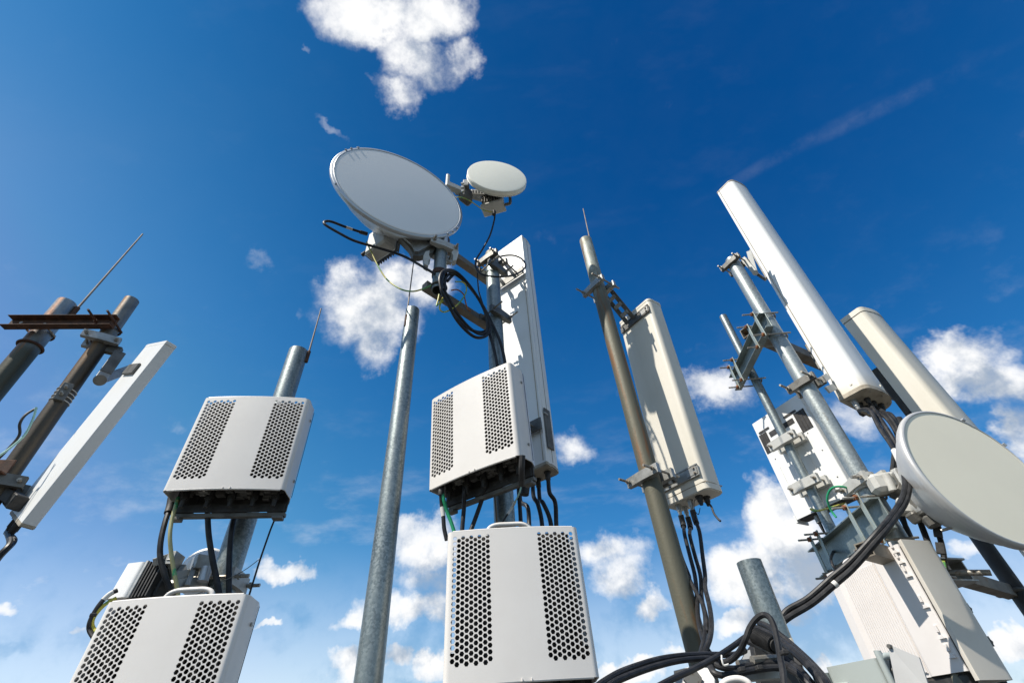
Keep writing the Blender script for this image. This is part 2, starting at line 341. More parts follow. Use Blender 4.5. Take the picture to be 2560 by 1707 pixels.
def rpoly(pts, rs, n=5):                              # round the corners of a convex polygon
    out = []; m = len(pts)
    for i in range(m):
        p = Vector(pts[i]); a = (Vector(pts[i-1])-p); b = (Vector(pts[(i+1) % m])-p); r = rs[i]
        if r <= 0: out.append(tuple(p)); continue
        A = p+a.normalized()*min(r, a.length*.49); B = p+b.normalized()*min(r, b.length*.49)
        for k in range(n+1): t = k/n; out.append(tuple(A*(1-t)**2+p*2*t*(1-t)+B*t*t))
    return out
def Z(ox, oy, s, pts): return [at(ox+a/s, oy+b/s, r) for a, b, r in pts]
def cable(name, label, pts, r, mat=None, cat='cable', group=None, extra=None, n=10, sm=7):
    o = MB().tube(pts, r, n=n, smooth=sm).build(name, mat or BLACK) if not extra else None
    if extra:
        t = thing(name, label, cat, pts[0], group); MB().tube(pts, r, n=n, smooth=sm).build('sheath', mat or BLACK, t)
        for nm, a, b, rr, mt in extra:
            P = spline([Vector(p) for p in pts], sm); i0, i1 = int(a*(len(P)-1)), max(int(b*(len(P)-1)), int(a*(len(P)-1))+1)
            MB().tube(P[i0:i1+1], rr, n=12, smooth=0).build(nm, mt, t)
        return t
    return tag(o, label, cat, group)

# ------------------------------------------------------------------ setting
g = MB().box((-9, -6, -.3), (9, 12, 0), ch=.01).build('rooftop', CONC); g['kind'] = 'structure'
g = MB().add([(-3000, -3000, -18), (3000, -3000, -18), (3000, 3000, -18), (-3000, 3000, -18)], [(0, 1, 2, 3)]).build('ground', FIELD); g['kind'] = 'structure'
for nm, a, b in (('parapet', (-9, 11.8, 0), (9, 12, .9)), ('parapet', (-9, -6, 0), (-8.8, 11.8, .9)), ('parapet', (8.8, -6, 0), (9, 11.8, .9))):
    o = MB().box(a, b, ch=.01).build('parapet', CONC); tag(o, 'low concrete parapet along the %s edge of the roof' % ('far' if a[1] > 11 else 'left' if a[0] < 0 and a[1] < 0 else 'right'), 'parapet', 'parapets of the roof')

# ------------------------------------------------------------------ poles
POLE = {}
DARKP = material('dark_pole', (.028, .03, .032), .6, .0, (.05, .05, .05), 8, .4, .7, bump=.2)  # near-black base colour over the whole pole
def pole(key, b, r, dia, top, label, mat, zb=0., r0=None, z=None, rodpts=None, rodr=.005, ax=None, flange=True, topmat=None):
    x, y = pol(b, r); zt = z if z else ztop(*top, r); t = thing('steel_pole', label, 'pole', (x, y, zb))
    p0 = Vector((x, y, zb)); p1 = Vector((x, y, zt)); POLE[key] = Vector((x, y, 0))
    if topmat:
        zm = zt-topmat[1]; MB().pipe(p0, (x, y, zm), dia/2, r0=(r0 or dia)/2).build('pipe', mat, t); MB().pipe((x, y, zm), p1, dia/2).build('pipe_end', topmat[0], t)
    else: MB().pipe(p0, p1, dia/2, r0=(r0 or dia)/2).build('pipe', mat, t)
    if flange:
        fl = MB().box((x-.09, y-.09, .004), (x+.09, y+.09, .016), ch=.002)
        for sx in (-1, 1):
            for sy in (-1, 1): fl.nut((x+sx*.07, y+sy*.07, .022), (0, 0, 1))
        fl.build('base_plate', GALV, t)
    if rodpts:
        a, b_ = [at(*p) for p in rodpts]
        MB().cyl(a, b_, rodr, rodr*.7, n=10).build('lightning_rod', ROD, t)
        MB().cyl(a-Vector((0, 0, .06)), a+Vector((0, 0, .02)), rodr*2, n=10).build('rod_weld', RUST, t)
    return t, x, y, zt
pole('A', -16.5, 1.85, .0735, (1025, 775), 'slim bare galvanised pole standing alone left of the middle mast, thin rod on top', GALV, r0=.105, rodpts=((1016, 795, 1.83), (1036, 640, 1.83)), rodr=.004)
pole('B', -31.55, 2.35, .1046, (743, 878), 'thick galvanised pole carrying two perforated grey radio units on the left', GALV, rodpts=((771, 885, 2.33), (803, 771, 2.33)), rodr=.005)
pole('C', 15.75, 2.2, .089, (1463, 602), 'tall rust streaked pole with thin spike, carrying the cream panel right of centre', POLEC, rodpts=((1475, 600, 2.19), (1458, 522, 2.19)), rodr=.005)
pole('D', 36.1, 2.95, .0926, (1838, 645), 'thick galvanised pole holding the tallest white antenna on the right', GALV_R)
pole('E', 31.5, 3.33, .059, (1810, 790), 'thin galvanised pole with the white slotted radio unit clamped behind it', GALV)
pole('F', 23.1, 2.12, .09, (1872, 1404), 'short bare galvanised pole stub rising above the black cable bundle', GALV)
pole('P1', -55.5, 3.2, .099, (165, 757), 'leftmost rusty pole with the longest slanting lightning rod', POLE1, rodpts=((190, 775, 3.17), (357, 585, 3.17)), rodr=.0065)
pole('P2', -51.0, 2.9, .078, (334, 753), 'brown rusty pole beside the leftmost one, holding the slim tilted panel', POLE2)
pole('M', -2.6, 2.0, .0895, (1228, 636), 'middle mast pole with rusty top, arms and long white panel behind', GALV, topmat=(RUSTY, .09))
pole('G', 41.5, 3.97, .082, None, 'dark pole far right below the big beige dish, ringed by a clamp', DARKP, z=3.3)
M0x, M0y = pol(-12.45, 1.735); POLE['M0'] = Vector((M0x, M0y, 0)); M0z = ztop(1098, 727, 1.735)
PV = lambda k, z: Vector((POLE[k].x, POLE[k].y, z))

# ------------------------------------------------------------------ generic pole clamp
def clamp(par, c, d, rad, w=.15, h=.035, rl=(.09, .09), jt=.018, both=True, r=.005, nuts=True, mat=None, bmat=None, nj='jaw'):
    """two jaws either side of a pole at c, bolts along d (unit, horizontal)"""
    c = Vector(c); d = Vector(d); d.z = 0; d.normalize(); s_ = d.cross(Vector((0, 0, 1))); mat = mat or BRKD
    for sg in ((-1, 1) if both else (-1,)):
        m = frame(c, d*sg, z=(0, 0, 1)); x0 = rad*.72
        prof = [(x0+jt*1.6, -w/2), (x0+jt*1.9, 0), (x0+jt*1.6, w/2), (x0+jt*.4, w/2), (x0, rad*.75), (rad+.001, 0), (x0, -rad*.75), (x0+jt*.4, -w/2)]
        MB().prism(prof, -h/2, h/2, m).build(nj, mat, par)
    for sg in (-1, 1):
        p = c+s_*sg*(w/2-.018); mb_bolt = MB()
        mb_bolt.cyl(p-d*rl[0], p+d*rl[1], r, n=10)
        if nuts:
            for k in (-rad-.03, rad+.03): mb_bolt.nut(p+d*k, d, r*1.9, .008)
        mb_bolt.build('bolt', bmat or BOLT, par)

# ------------------------------------------------------------------ support arms on the middle mast
UPZ = Vector((0, 0, 1))
m0 = thing('pipe_mount', 'short open-ended pipe held by two slanting square arms under the large grey dish', 'mount', (M0x, M0y, M0z))
MB().pipe((M0x, M0y, M0z), (M0x, M0y, M0z+.92), .0373, n=36).build('pipe', GALV, m0)
zc = 1.6+1.735*1.208; MB().cyl((M0x, M0y, zc-.018), (M0x, M0y, zc+.018), .043, n=32).build('collar', RUST, m0)
dM = (POLE['M0']-POLE['M']).normalized(); sd = dM.cross(UPZ)
for k, (zM) in enumerate((1.6+2.0*1.228, 1.6+2.0*1.012)):
    a = PV('M', zM)+dM*.0+sd*.072; b = PV('M0', zM)-dM*.0+sd*.064
    mb = MB(); mb.bar(a-dM*.03, b+dM*.05, .048, .048); mb.build('square_arm', ARM, m0)
    clamp(m0, PV('M', zM), sd, .0447, w=.16, h=.05, rl=(.13, .10))
    mb = MB(); mb.tube([PV('M0', zM-.035)+Vector((cos(t), sin(t), 0))*.043 for t in [i*pi/8 for i in range(16)]], .005, closed=True, smooth=2, n=8); mb.build('band', BRKD, m0)

# ------------------------------------------------------------------ perforated radio units
UW, UD, UH = .45, .13, .436
def make_unit():
    t = thing('radio_unit', 'x', 'radio unit')
    th = .003; rc = .018
    # hex holes in the flat front; front plane y=0, x 0..UW, z 0..UH
    holes = []
    for x0 in (.018, .305):
        for c in range(9):
            for r_ in range(22):
                holes.append((x0+.0078+c*.01385, .050+r_*.01685+(.00842 if c % 2 == 0 else 0)))
    hr = .0074
    vs = [(rc, 0), (UW-rc, 0), (UW-rc, UH), (rc, UH)]; es = [(0, 1), (1, 2), (2, 3), (3, 0)]
    for xx in [.155+.014*i for i in range(11)]+[.022, .43]:
        for zz in [.02+.0395*j for j in range(11)]: vs.append((xx, zz))
    for xx in [.03+.026*i for i in range(16)]: vs += [(xx, 0.0), (xx, UH), (xx, .02), (xx, UH-.004)]
    for (hx, hz) in holes:
        k = len(vs); vs += [(hx+hr*cos(R(60*i)), hz+hr*sin(R(60*i))) for i in range(6)]; es += [(k+i, k+(i+1) % 6) for i in range(6)]
    V, E_, Fc = geometry.delaunay_2d_cdt([Vector(p) for p in vs], es, [], 0, 1e-6)[:3]
    grid = {}
    for h in holes: grid.setdefault((int(h[0]/.02), int(h[1]/.02)), []).append(h)
    keep = []
    for f in Fc:
        cx_ = sum(V[i].x for i in f)/len(f); cz = sum(V[i].y for i in f)/len(f); bad = False
        gi, gj = int(cx_/.02), int(cz/.02)
        for i in (-1, 0, 1):
            for j in (-1, 0, 1):
                for h in grid.get((gi+i, gj+j), ()):
                    if math.hypot(h[0]-cx_, h[1]-cz) < hr*.86: bad = True
        if not bad: keep.append(f)
    mb = MB(); bow = lambda x: -.012*(1-((x-UW/2)/(UW/2-rc))**2) if rc < x < UW-rc else 0.
    mb.add([(p.x, bow(p.x), p.y) for p in V], keep); mb.add([(p.x, th+bow(p.x), p.y) for p in V], [f[::-1] for f in keep])
    for (hx, hz) in holes:
        c6 = [(hx+hr*cos(R(60*i)), hz+hr*sin(R(60*i))) for i in range(6)]
        mb.add([(a, bow(a), b) for a, b in c6]+[(a, th+bow(a), b) for a, b in c6], [(i, (i+1) % 6, 6+(i+1) % 6, 6+i) for i in range(6)])
    # rounded corners and sides, an open U wrapping back
    outer = []
    for i in range(7): a = R(270+90*i/6); outer.append((UW-rc+rc*cos(a), rc+rc*sin(a)))
    outer += [(UW, .05), (UW+.002, .085), (UW-.002, UD-.03), (UW-.012, UD)]
    inner = []
    for i, p in enumerate(outer):
        a = Vector(outer[max(i-1, 0)]); b = Vector(outer[min(i+1, len(outer)-1)]); tg = (b-a).normalized(); inner.append((p[0]-tg.y*th*1.0, p[1]+tg.x*th))
    # sides drop lower toward the back, as the photo's lower lip does
    for mir in (False, True):
        k = len(outer); vs_ = []
        for lst in (outer, inner):
            for z_ in (0, UH):
                for (x, y) in lst:
                    zz = z_
                    if z_ == 0 and y > .03: zz = -.0
                    vs_.append(((UW-x) if mir else x, y, zz))
        fs_ = []
        for i in range(k-1):
            fs_ += [(i, i+1, k+i+1, k+i), (2*k+i, 3*k+i, 3*k+i+1, 2*k+i+1), (i, 2*k+i, 2*k+i+1, i+1), (k+i, k+i+1, 3*k+i+1, 3*k+i)]
        fs_.append((k-1, 3*k-1, 4*k-1, 2*k-1)); mb.add(vs_, [f[::-1] for f in fs_] if mir else fs_)
    # rolled lips along the top and bottom edges of the front
    for z_ in (0, UH): mb.tube([(rc+(UW-2*rc)*i/16, .004+bow(rc+(UW-2*rc)*i/16), z_) for i in range(17)], .0042, smooth=0, n=10)
    mb.build('cover', COVER, t, angle=28)
    for x_ in (UW*.5, UW*.56): MB().box((x_-.0015, -.0165, -.002), (x_+.0015, -.0115, .006), ch=.0005).build('clip', COVER, t)
    for z_ in (.07, UH-.07): MB().nut((UW+.0035, .075, z_), (1, 0, 0), .006, .004).build('side_screw', BOLT, t)
    # body with fins
    mb = MB(); mb.box((.03, .034, .03), (UW-.03, .112, UH-.004))
    for i in range(34): x = .034+i*(UW-.07)/33; mb.box((x-.0013, .014, .036), (x+.0013, .034, UH-.012), ch=.0003)
    mb.build('heat_sink', FIN, t)
    mb = MB(); mb.box((.015, .100, -.045), (UW-.015, .106, -.012), ch=.001)
    # rear plate: frame with oblong slots under the body
    for x0, x1 in ((.0, .10), (.15, .30), (.36, UW)): mb.box((x0+.008, .106, -.045), (x1-.008, .112, .10), ch=.001)
    mb.box((.008, .1125, -.01), (UW-.008, .118, .10), ch=.001)
    mb.build('rear_plate', DARK, t)
    mb = MB(); mb.box((.02, .106, -.062), (UW-.01, .128, -.046)); mb.box((.02, .094, -.075), (.055, .128, -.0625)); mb.box((UW-.055, .094, -.075), (UW-.015, .128, -.0625)); mb.build('rail', BRKD, t)
    mb = MB(); mb.box((.03, .012, .0285), (UW-.03, .096, .036))
    rnd = random.Random(3)
    for i in range(26):
        x = .04+rnd.random()*(UW-.08); y = .02+rnd.random()*.07; h = .01+rnd.random()*.025; w = .006+rnd.random()*.012
        mb.box((x-w, y-w*.7, .029-h), (x+w, y+w*.7, .0299), ch=.001)
    mb.build('underside_fittings', BRKD, t)
    for i, x in enumerate((.06, .15, .235, .32, .40)):
        mb = MB(); mb.cyl((x, .065, .028), (x, .065, -.012), .013, n=16); mb.cyl((x, .065, -.012), (x, .065, -.04), .010, .008, n=14); mb.nut((x, .065, .0), (0, 0, 1), .016, .012); mb.build('connector', RUBBER, t)
    mb = MB(); x0, x1 = UW*.30, UW*.66
    mb.tube([(x0, .07, UH-.02), (x0+.004, .07, UH+.028), (x0+.03, .07, UH+.046), ((x0+x1)/2, .07, UH+.048), (x1-.03, .07, UH+.046), (x1-.004, .07, UH+.028), (x1, .07, UH-.02)], .008, n=12)
    mb.build('handle', COVER, t)
    mb = MB(); mb.tube([(UW-.01, .104, .0), (UW-.012, .104, UH)], .0012, smooth=0, n=6); mb.tube([(UW+.0015, .098, .01), (UW+.0015, .098, UH-.01)], .0011, smooth=0, n=6); mb.build('seam', DARK, t)
    return t
unit = make_unit()
def copy_tree(o, parent=None):
    c = o.copy(); COL.objects.link(c); c.parent = parent
    for ch in list(o.children): copy_tree(ch, c)
    return c
UN = {}
for i, (k, o, yaw, tilt, lab) in enumerate((
    ('U1', (-1.381, 1.658, 2.493), 8.8, -.2, 'perforated grey radio unit, upper of the two on the left pole'),
    ('U2', (-1.371, 1.615, 1.664), 3.4, -2.7, 'perforated grey radio unit with handle, lower of the two on the left pole'),
    ('U3', (-.390, 1.821, 2.486), -31.5, 2.5, 'perforated grey radio unit turned sideways high on the middle mast'),
    ('U4', (-.271, 1.630, 1.805), 5.2, -1.4, 'perforated grey radio unit with handle, facing forward low on the middle mast'))):
    u = unit if i == 0 else copy_tree(unit)
    u.matrix_world = ypr(o, yaw, tilt); tag(u, lab, 'radio unit', 'perforated radio units'); UN[k] = ypr(o, yaw, tilt)
for k, pk, rad in (('U1', 'B', .0523), ('U2', 'B', .0523), ('U3', 'M', .0447), ('U4', 'M', .0447)):
    M_ = UN[k]; z_ = (M_ @ Vector((0, 0, UH/2))).z
    t = thing('mounting_bracket', {'U1': 'clamp bracket behind the upper unit of the left pole', 'U2': 'clamp bracket behind the lower unit of the left pole', 'U3': 'clamp bracket behind the sideways unit of the middle mast', 'U4': 'clamp bracket behind the lower unit of the middle mast'}[k], 'bracket', PV(pk, z_), 'brackets behind the perforated units')
    c = PV(pk, z_); bk = M_ @ Vector((UW/2, UD, UH/2)); d = bk-c; d.z = 0
    for dz in (-.1, .1): clamp(t, c+UPZ*dz, d, rad, w=.17, h=.04, rl=(.09, max(.06, d.length-.01)))
    j = MB(); j.bar(c+d*.99-UPZ*.15, c+d*.99+UPZ*.15, .16, .012, side=d.cross(UPZ)); j.build('back_plate', BRKD, t)
#--PART2--
# ------------------------------------------------------------------ panel antennas
def panel(name, label, group, o, ang, w, d, h, prof, mat, cap=None, top=.014, bot=.02, capin=-.003, base=None):
    M_ = ypr(o, *ang); t = thing(name, label, 'antenna', group=group, M=M_)
    MB(M_).prism(prof, bot, h-top).build('radome', mat, t)
    def grow(e):
        c = Vector((w/2, d/2)); return [tuple(c+(Vector(p)-c)*(1+e/max((Vector(p)-c).length, .01))) for p in prof]
    mb = MB(M_); mb.prism(grow(.003), h-top+.0005, h-.004); mb.prism(grow(-.004), h-.0038, h); mb.build('top_cap', cap or mat, t, 40)
    mb = MB(M_); mb.prism(grow(.0015), .004, bot-.0005); mb.prism(grow(-.005), 0, .0038); mb.build('bottom_cap', base or cap or mat, t, 40)
    return t, M_
def connectors(t, M_, pts, big=True, mat=None, l=.05, r=.013):
    for x, y in pts:
        mb = MB(M_); mb.nut((x, y, -.004), (0, 0, 1), r*1.35, .008); mb.cyl((x, y, -.008), (x, y, -l*.6), r, n=16); mb.cyl((x, y, -l*.6), (x, y, -l), r*.85, r*.6, n=16); mb.build('connector', mat or RUBBER, t)
# G1 long panel behind the middle mast
GS = .9375; w, d, h = .25, .126, 1.886
prof = rpoly([(0, 0), (w, 0), (w+.002, .012), (w-.004, .03), (w+.003, .04), (w, .075), (w-.012, d), (.02, d), (0, .09)], [.006, .003, .004, .01, .006, .01, .02, .03, .02])
G1, MG = panel('panel_antenna', 'long white panel antenna standing upright behind the middle mast', 'upright panel antennas', (-.082, 2.248, 2.708), (-36.1, -.3, .3), w, d, h, prof, WHITE, base=DIRTY)
MB(MG).tube([(w-.016, -.0015, .03), (w-.016, -.0015, h-.03)], .0022, smooth=0, n=8).build('edge_seam', DIRTY, G1)
MB(MG).tube([(w+.0015, .055, .03), (w+.0015, .055, h-.02)], .0018, smooth=0, n=8).build('side_seam', BRKD, G1)
MB(MG).box((w+.003, .02, .10), (w+.010, .072, .34), ch=.004).build('cover_plate', BRKD, G1)
MB(MG).box((w-.02, .016, .30), (w+.013, .05, .31), ch=.002).build('latch', BRK, G1)
connectors(G1, MG, [(.05, .04), (.13, .04), (.13, .09), (.21, .06)], l=.07)
cG = PV('M', 4.17); dG = (MG.to_3x3() @ Vector((0, 1, 0)))
for zz in (4.16, 2.93):
    clamp(G1, PV('M', zz), dG, .0447, w=.17, h=.045, rl=(.10, .19), r=.006)
    q_ = PV('M', zz)+dG*.185
    MB().bar(q_-dG.cross(UPZ)*.12, q_+dG.cross(UPZ)*.12, .07, .008).build('back_bar', BRKD, G1)
    for s_ in (-.05, .05):
        MB().bar(PV('M', zz)+dG*.07+dG.cross(UPZ)*s_+UPZ*.02, q_+dG.cross(UPZ)*s_-UPZ*.03, .05, .006, side=UPZ).build('hinge_arm', BRK, G1)
# C1 cream panel on pole C
w, d, h = .276, .132, 1.285
prof = rpoly([(0, 0), (w, 0), (w, d), (0, d)], [.018, .03, .045, .045], 7)
C1, MC = panel('panel_antenna', 'cream panel antenna right of centre with a shadow across its bracket side', 'upright panel antennas', (.705, 2.398, 2.573), (-54.5, -.1, 2.4), w, d, h, prof, CREAM, top=.02, bot=.03)
MB(MC).tube([(x, y, .036) for x, y in prof[::3]], .002, closed=True, smooth=2, n=6).build('joint_line', DIRTY, C1)
nC = (MC.to_3x3() @ Vector((0, -1, 0))); xC = (MC.to_3x3() @ Vector((1, 0, 0)))
for zz, lo2 in ((h-.085, False), (.10, True)):
    mb = MB(MC)
    mb.box((.006, -.012, zz-.03), (w-.012, -.0045, zz-.022)); mb.box((.006, -.012, zz+.022), (w-.012, -.0045, zz+.030)); mb.box((.006, -.0085, zz-.022), (w-.012, -.0015, zz+.022), ch=.0005)
    mb.build('mounting_bar', BRK if lo2 else BRKD, C1)
    mb = MB(MC); mb.box((w-.085, -.0125, zz-.02), (w-.02, -.009, zz+.02)); mb.build('slot_plate', BRK, C1)
    for x in (.03, w-.035):
        for k in (-.012, .012):
            mb = MB(MC); mb.nut((x, -.017, zz+k), (0, 1, 0), .006, .006); mb.build('screw', BOLT, C1)
zc1 = 1.6+2.2*1.065; zc2 = 1.6+2.2*.456
dC = MC @ Vector((.09, 0, h-.085))-PV('C', zc1); dC.z = 0; dC.normalize(); dC = (dC*.4-nC*.6).normalized(); sC = dC.cross(UPZ)
for zz in (zc1, zc2): clamp(C1, PV('C', zz), dC, .0445, w=.19, h=.045, rl=(.13, .11), r=.006, mat=BRK)
A_ = PV('C', zc1)+dC*.09; Bt = MC @ Vector((.11, -.015, h-.085))
for s_ in (-.028, .028):
    MB().bar(A_+sC*s_+UPZ*.01, Bt+sC*s_, .03, .006, side=(sC+UPZ*.2)).build('tilt_arm', BRKD, C1)
for k in (.15, .42, .72): MB().bar(A_.lerp(Bt, k)-sC*.03, A_.lerp(Bt, k)+sC*.03, .028, .005, side=(Bt-A_)).build('tilt_brace', BRK, C1)
A_ = PV('C', zc2)+dC*.08; Bt = MC @ Vector((.10, -.015, .10))
for s_ in (-.03, .03): MB().bar(A_+sC*s_, Bt+sC*s_, .045, .006, side=UPZ).build('hinge_arm', BRK, C1)
MB().cyl(A_.lerp(Bt, .5)-sC*.05, A_.lerp(Bt, .5)+sC*.05, .022, n=20).build('hinge_drum', BRKD, C1)
connectors(C1, MC, [(.06, .035), (.06, .085), (.135, .035)], l=.055, mat=BRK, r=.012)
connectors(C1, MC, [(.19, .04), (.20, .08)], l=.045, r=.014)
mb = MB(MC).tube([(.20, .08, -.03), (.225, .06, -.06), (.235, .05, -.10), (.25, .045, -.13), (.262, .04, -.145)], .005, n=8).build('loose_tail', RUBBER, C1)
mb = MB(MC).tube([(.19, .04, -.02), (.16, .04, .0-.01), (.13, .06, -.04), (.15, .05, -.075), (.17, .05, -.05)], .0018, n=6).build('tether', RUBBER, C1)
# D1 tall white antenna, E2 second tall antenna
w, d, h = .157, .300, 2.52
prof = rpoly([(0, 0), (.016, -.004), (.020, .002), (.030, -.003), (.138, 0), (w+.008, d*.06), (w+.026, d*.36), (w+.026, d*.66), (.138, d), (.03, d+.003), (0, d)], [.004, .006, .003, .01, .01, .02, .09, .09, .06, .01, .006], 8)
D1, MD = panel('panel_antenna', 'tallest and brightest white antenna with rounded front, leaning across the right of the sky', 'tall rounded antennas', (1.903, 2.422, 3.129), (-56.4, -4.6, .2), w, d, h, prof, WHITED, cap=DIRTY, top=.022, bot=.03)
MB(MD).tube([(.024, -.0055, .035), (.024, -.0055, h-.025)], .0022, smooth=0, n=6).build('side_seam', DIRTY, D1)
for x, y, z in ((.10, -.001, .065), (.146, .015, .06), (w+.024, .15, .06)):
    MB(MD).nut((x, y-.002, z), (0, 1, 0), .008, .004).build('rivet', CREAM, D1)
connectors(D1, MD, [(.05, .05)], l=.075, mat=BRK, r=.016)
connectors(D1, MD, [(.05, .11), (.10, .10), (.05, .17), (.10, .16), (.06, .24), (.11, .22)], l=.045)
for x, y in ((.03, .03), (.15, .05), (.16, .15), (.14, .25), (.03, .27)): MB(MD).nut((x, y, -.002), (0, 0, 1), .006, .004).build('screw', BOLT, D1)
MB(MD).box((-.03, .25, .02), (-.002, .29, .12)).build('actuator', RUBBER, D1)
xD = (MD.to_3x3() @ Vector((1, 0, 0))); yD = (MD.to_3x3() @ Vector((0, 1, 0))); yDh = Vector((yD.x, yD.y, 0)).normalized()
def arm_pair(par, P_, Q_, side, mat=CAST, w_=.03, gap=.05, th=.006):
    for s_ in (-gap/2, gap/2): MB().bar(P_+side*s_, Q_+side*s_, w_, th, side=(Q_-P_).cross(side)).build('hinge_arm', mat, par)
zt_ = 4.39; clamp(D1, PV('D', zt_), yDh, .0463, w=.17, h=.04, rl=(.11, .07), r=.006)
P1_ = at(1857, 645, 2.98); P2_ = at(1888, 682, 2.99); P3_ = at(1872, 628, 3.02); P4_ = at(1915, 700, 3.03)
sdd = UPZ.cross((P2_-P1_).normalized()).normalized(); sdd = yDh.cross((P2_-P1_).normalized()).normalized()
for s_ in (-.03, .03):
    o_ = (-ray(1880, 660).normalized())*s_
    MB().bar(P1_+o_, P2_+o_, .035, .007, side=(P2_-P1_).cross(o_)).build('hinge_arm', CAST, D1)
    MB().bar(P3_+o_*.7, P2_+o_*.7, .035, .007, side=(P2_-P3_).cross(o_)).build('hinge_arm', CAST, D1)
MB().cyl(P2_-ray(1888, 682).normalized()*.045, P2_+ray(1888, 682).normalized()*.045, .02, n=20).build('hinge_pin', CAST, D1)
MB().bar(P2_, P4_, .04, .02, side=yDh).build('back_link', BRKD, D1)
MB(MD).box((-.02, .02, 1.22), (-.001, .16, 1.60), ch=.004).build('back_rail', BRKD, D1)
MB(MD).box((-.02, .02, .28), (-.001, .16, .50), ch=.004).build('back_rail', BRKD, D1)
zb_ = 1.6+2.95*.546; clamp(D1, PV('D', zb_+.03), yDh, .0463, w=.18, h=.045, rl=(.15, .09), r=.007)
Q1 = PV('D', zb_+.05)+yDh*.06
for a_, b_ in (((2048, 955), (2070, 940)), ((2068, 975), (2086, 966))):
    MB().bar(at(*a_, 2.95), at(*b_, 3.06), .04, .012, side=UPZ).build('hinge_arm', CAST, D1)
w, d, h = .155, .325, 2.0
prof = rpoly([(0, 0), (.138, 0), (w+.004, d*.05), (w+.024, d*.34), (w+.024, d*.66), (.138, d), (0, d)], [.008, .012, .02, .09, .09, .06, .02], 8)
E2, ME = panel('panel_antenna', 'cream rounded antenna half hidden behind the big beige dish at the right edge', 'tall rounded antennas', (2.47, 2.619, 1.982), (-58.4, .1, -1.0), w, d, h, prof, CREAM, top=.045, bot=.03, cap=CREAM)
MB(ME).prism([(x, y) for x, y in prof], h-.052, h-.046).build('joint_line', BRKD, E2)
MB(ME).box((-.045, .02, .95), (-.001, .09, 1.55), ch=.004).build('back_rail', DARK, E2)
clamp(E2, PV('G', 2.9), Vector((-.5, -.85, 0)), .041, w=.16, rl=(.1, .30))
# P3 slim tilted panel at left
w, d, h = .32, .052, .89
prof = rpoly([(0, 0), (w, 0), (w, d), (0, d)], [.006, .004, .012, .012])
P3, M3 = panel('panel_antenna', 'slim white box antenna tilted away from the brown pole at the left edge', 'upright panel antennas', (-2.240, 1.919, 2.580), (-29.9, -1.6, 24.8), w, d, h, prof, WHITE, top=.018, bot=.015, base=DIRTY)
connectors(P3, M3, [(.06, .03), (.13, .03)], l=.07, r=.016)
zp = 1.6+2.9*.656; dP = Vector((.80, .60, 0)).normalized()
clamp(P3, PV('P2', zp), Vector((.55, -.83, 0)), .039, w=.17, h=.045, rl=(.13, .08), r=.006, mat=BRK)
K1_ = at(301, 880, 2.86); K2_ = at(250, 950, 2.83); K3_ = at(340, 917, 2.90)
MB().bar(PV('P2', zp-.03)+dP*.03, K1_, .05, .03, side=UPZ).build('hinge_block', BRKD, P3)
vv = ray(270, 930).normalized()
for s_ in (-.035, .035): MB().bar(K1_+vv*s_, K2_+vv*s_, .05, .006, side=(K2_-K1_).cross(vv)).build('hinge_arm', BRK, P3)
for s_ in (-.03, .03): MB().bar(K2_+vv*s_, K3_+vv*s_*.8, .045, .006, side=(K3_-K2_).cross(vv)).build('hinge_arm', BRK, P3)
MB().bar(K1_.lerp(K2_, .1), K1_.lerp(K2_, .85), .052, .068, side=(K2_-K1_).cross(vv)).build('hinge_web', BRKD, P3)
MB().cyl(K2_-vv*.06, K2_+vv*.05, .028, n=20).build('hinge_pin', BRKD, P3)
MB(M3).box((.035, -.012, .70), (.21, -.001, .76), ch=.003).build('back_rail', BRKD, P3)
MB(M3).box((.02, -.05, .03), (.16, -.001, .09), ch=.004).build('back_rail', DARK, P3)
MB().bar(PV('P2', 1.6+2.9*.36), M3 @ Vector((.08, -.03, .06)), .05, .03).build('hinge_block', DARK, P3)
clamp(P3, PV('P2', 1.6+2.9*.37), Vector((.55, -.83, 0)), .039, w=.17, h=.05, rl=(.12, .08), mat=BRKD)
# rusty channel tying the two left poles
ta = PV('P1', 0); tb = PV('P2', 0)
cz = 1.6+2.9*.690; ca_ = at(62, 824, 3.08); cb_ = at(296, 812, 2.80); ca_.z = cz; cb_.z = cz
dl = Vector((cb_.x-ca_.x, cb_.y-ca_.y, 0)).normalized(); nf = dl.cross(UPZ); nf = nf if nf.y < 0 else -nf
bm_ = thing('channel_beam', 'rusty brown channel bolted across the two leftmost poles', 'beam', (ca_+cb_)/2)
off = nf*.045
A2 = PV('P1', cz)+nf*.062-dl*.13; B2 = PV('P2', cz)+nf*.052+dl*.05
mb = MB(); mb.bar(A2, B2, .065, .006, side=UPZ)
mb.bar(A2+nf*.018+UPZ*.0355, B2+nf*.018+UPZ*.0355, .042, .006, side=nf); mb.bar(A2+nf*.018-UPZ*.0355, B2+nf*.018-UPZ*.0355, .042, .006, side=nf); mb.build('channel', RUST, bm_)
for k, (pk, rr) in enumerate((('P1', .0495), ('P2', .039))):
    for s_ in (-1, 1):
        p = PV(pk, cz+.0)+dl*s_*(rr+.008)
        MB().rod(p, nf, .02, .085+(.07 if k else 0), .006, nuts=(rr+.03,)).build('bolt', BOLT if not k else RUST, bm_)
    MB().tube([PV(pk, cz)+(-nf*cos(a)+dl*sin(a))*(rr+.007) for a in [R(x) for x in range(-90, 91, 20)]], .006, n=8, smooth=2).build('u_bolt', RUST, bm_)
    MB().tube([PV(pk, cz-.10)+Vector((cos(a), sin(a), 0))*(rr+.006) for a in [i*pi/8 for i in range(16)]], .007, n=8, smooth=2, closed=True).build('ring', RUST, bm_)
t = thing('cable_clamp', 'small bolted bracket with two thin leads on the brown pole', 'bracket', at(125, 985, 2.85))
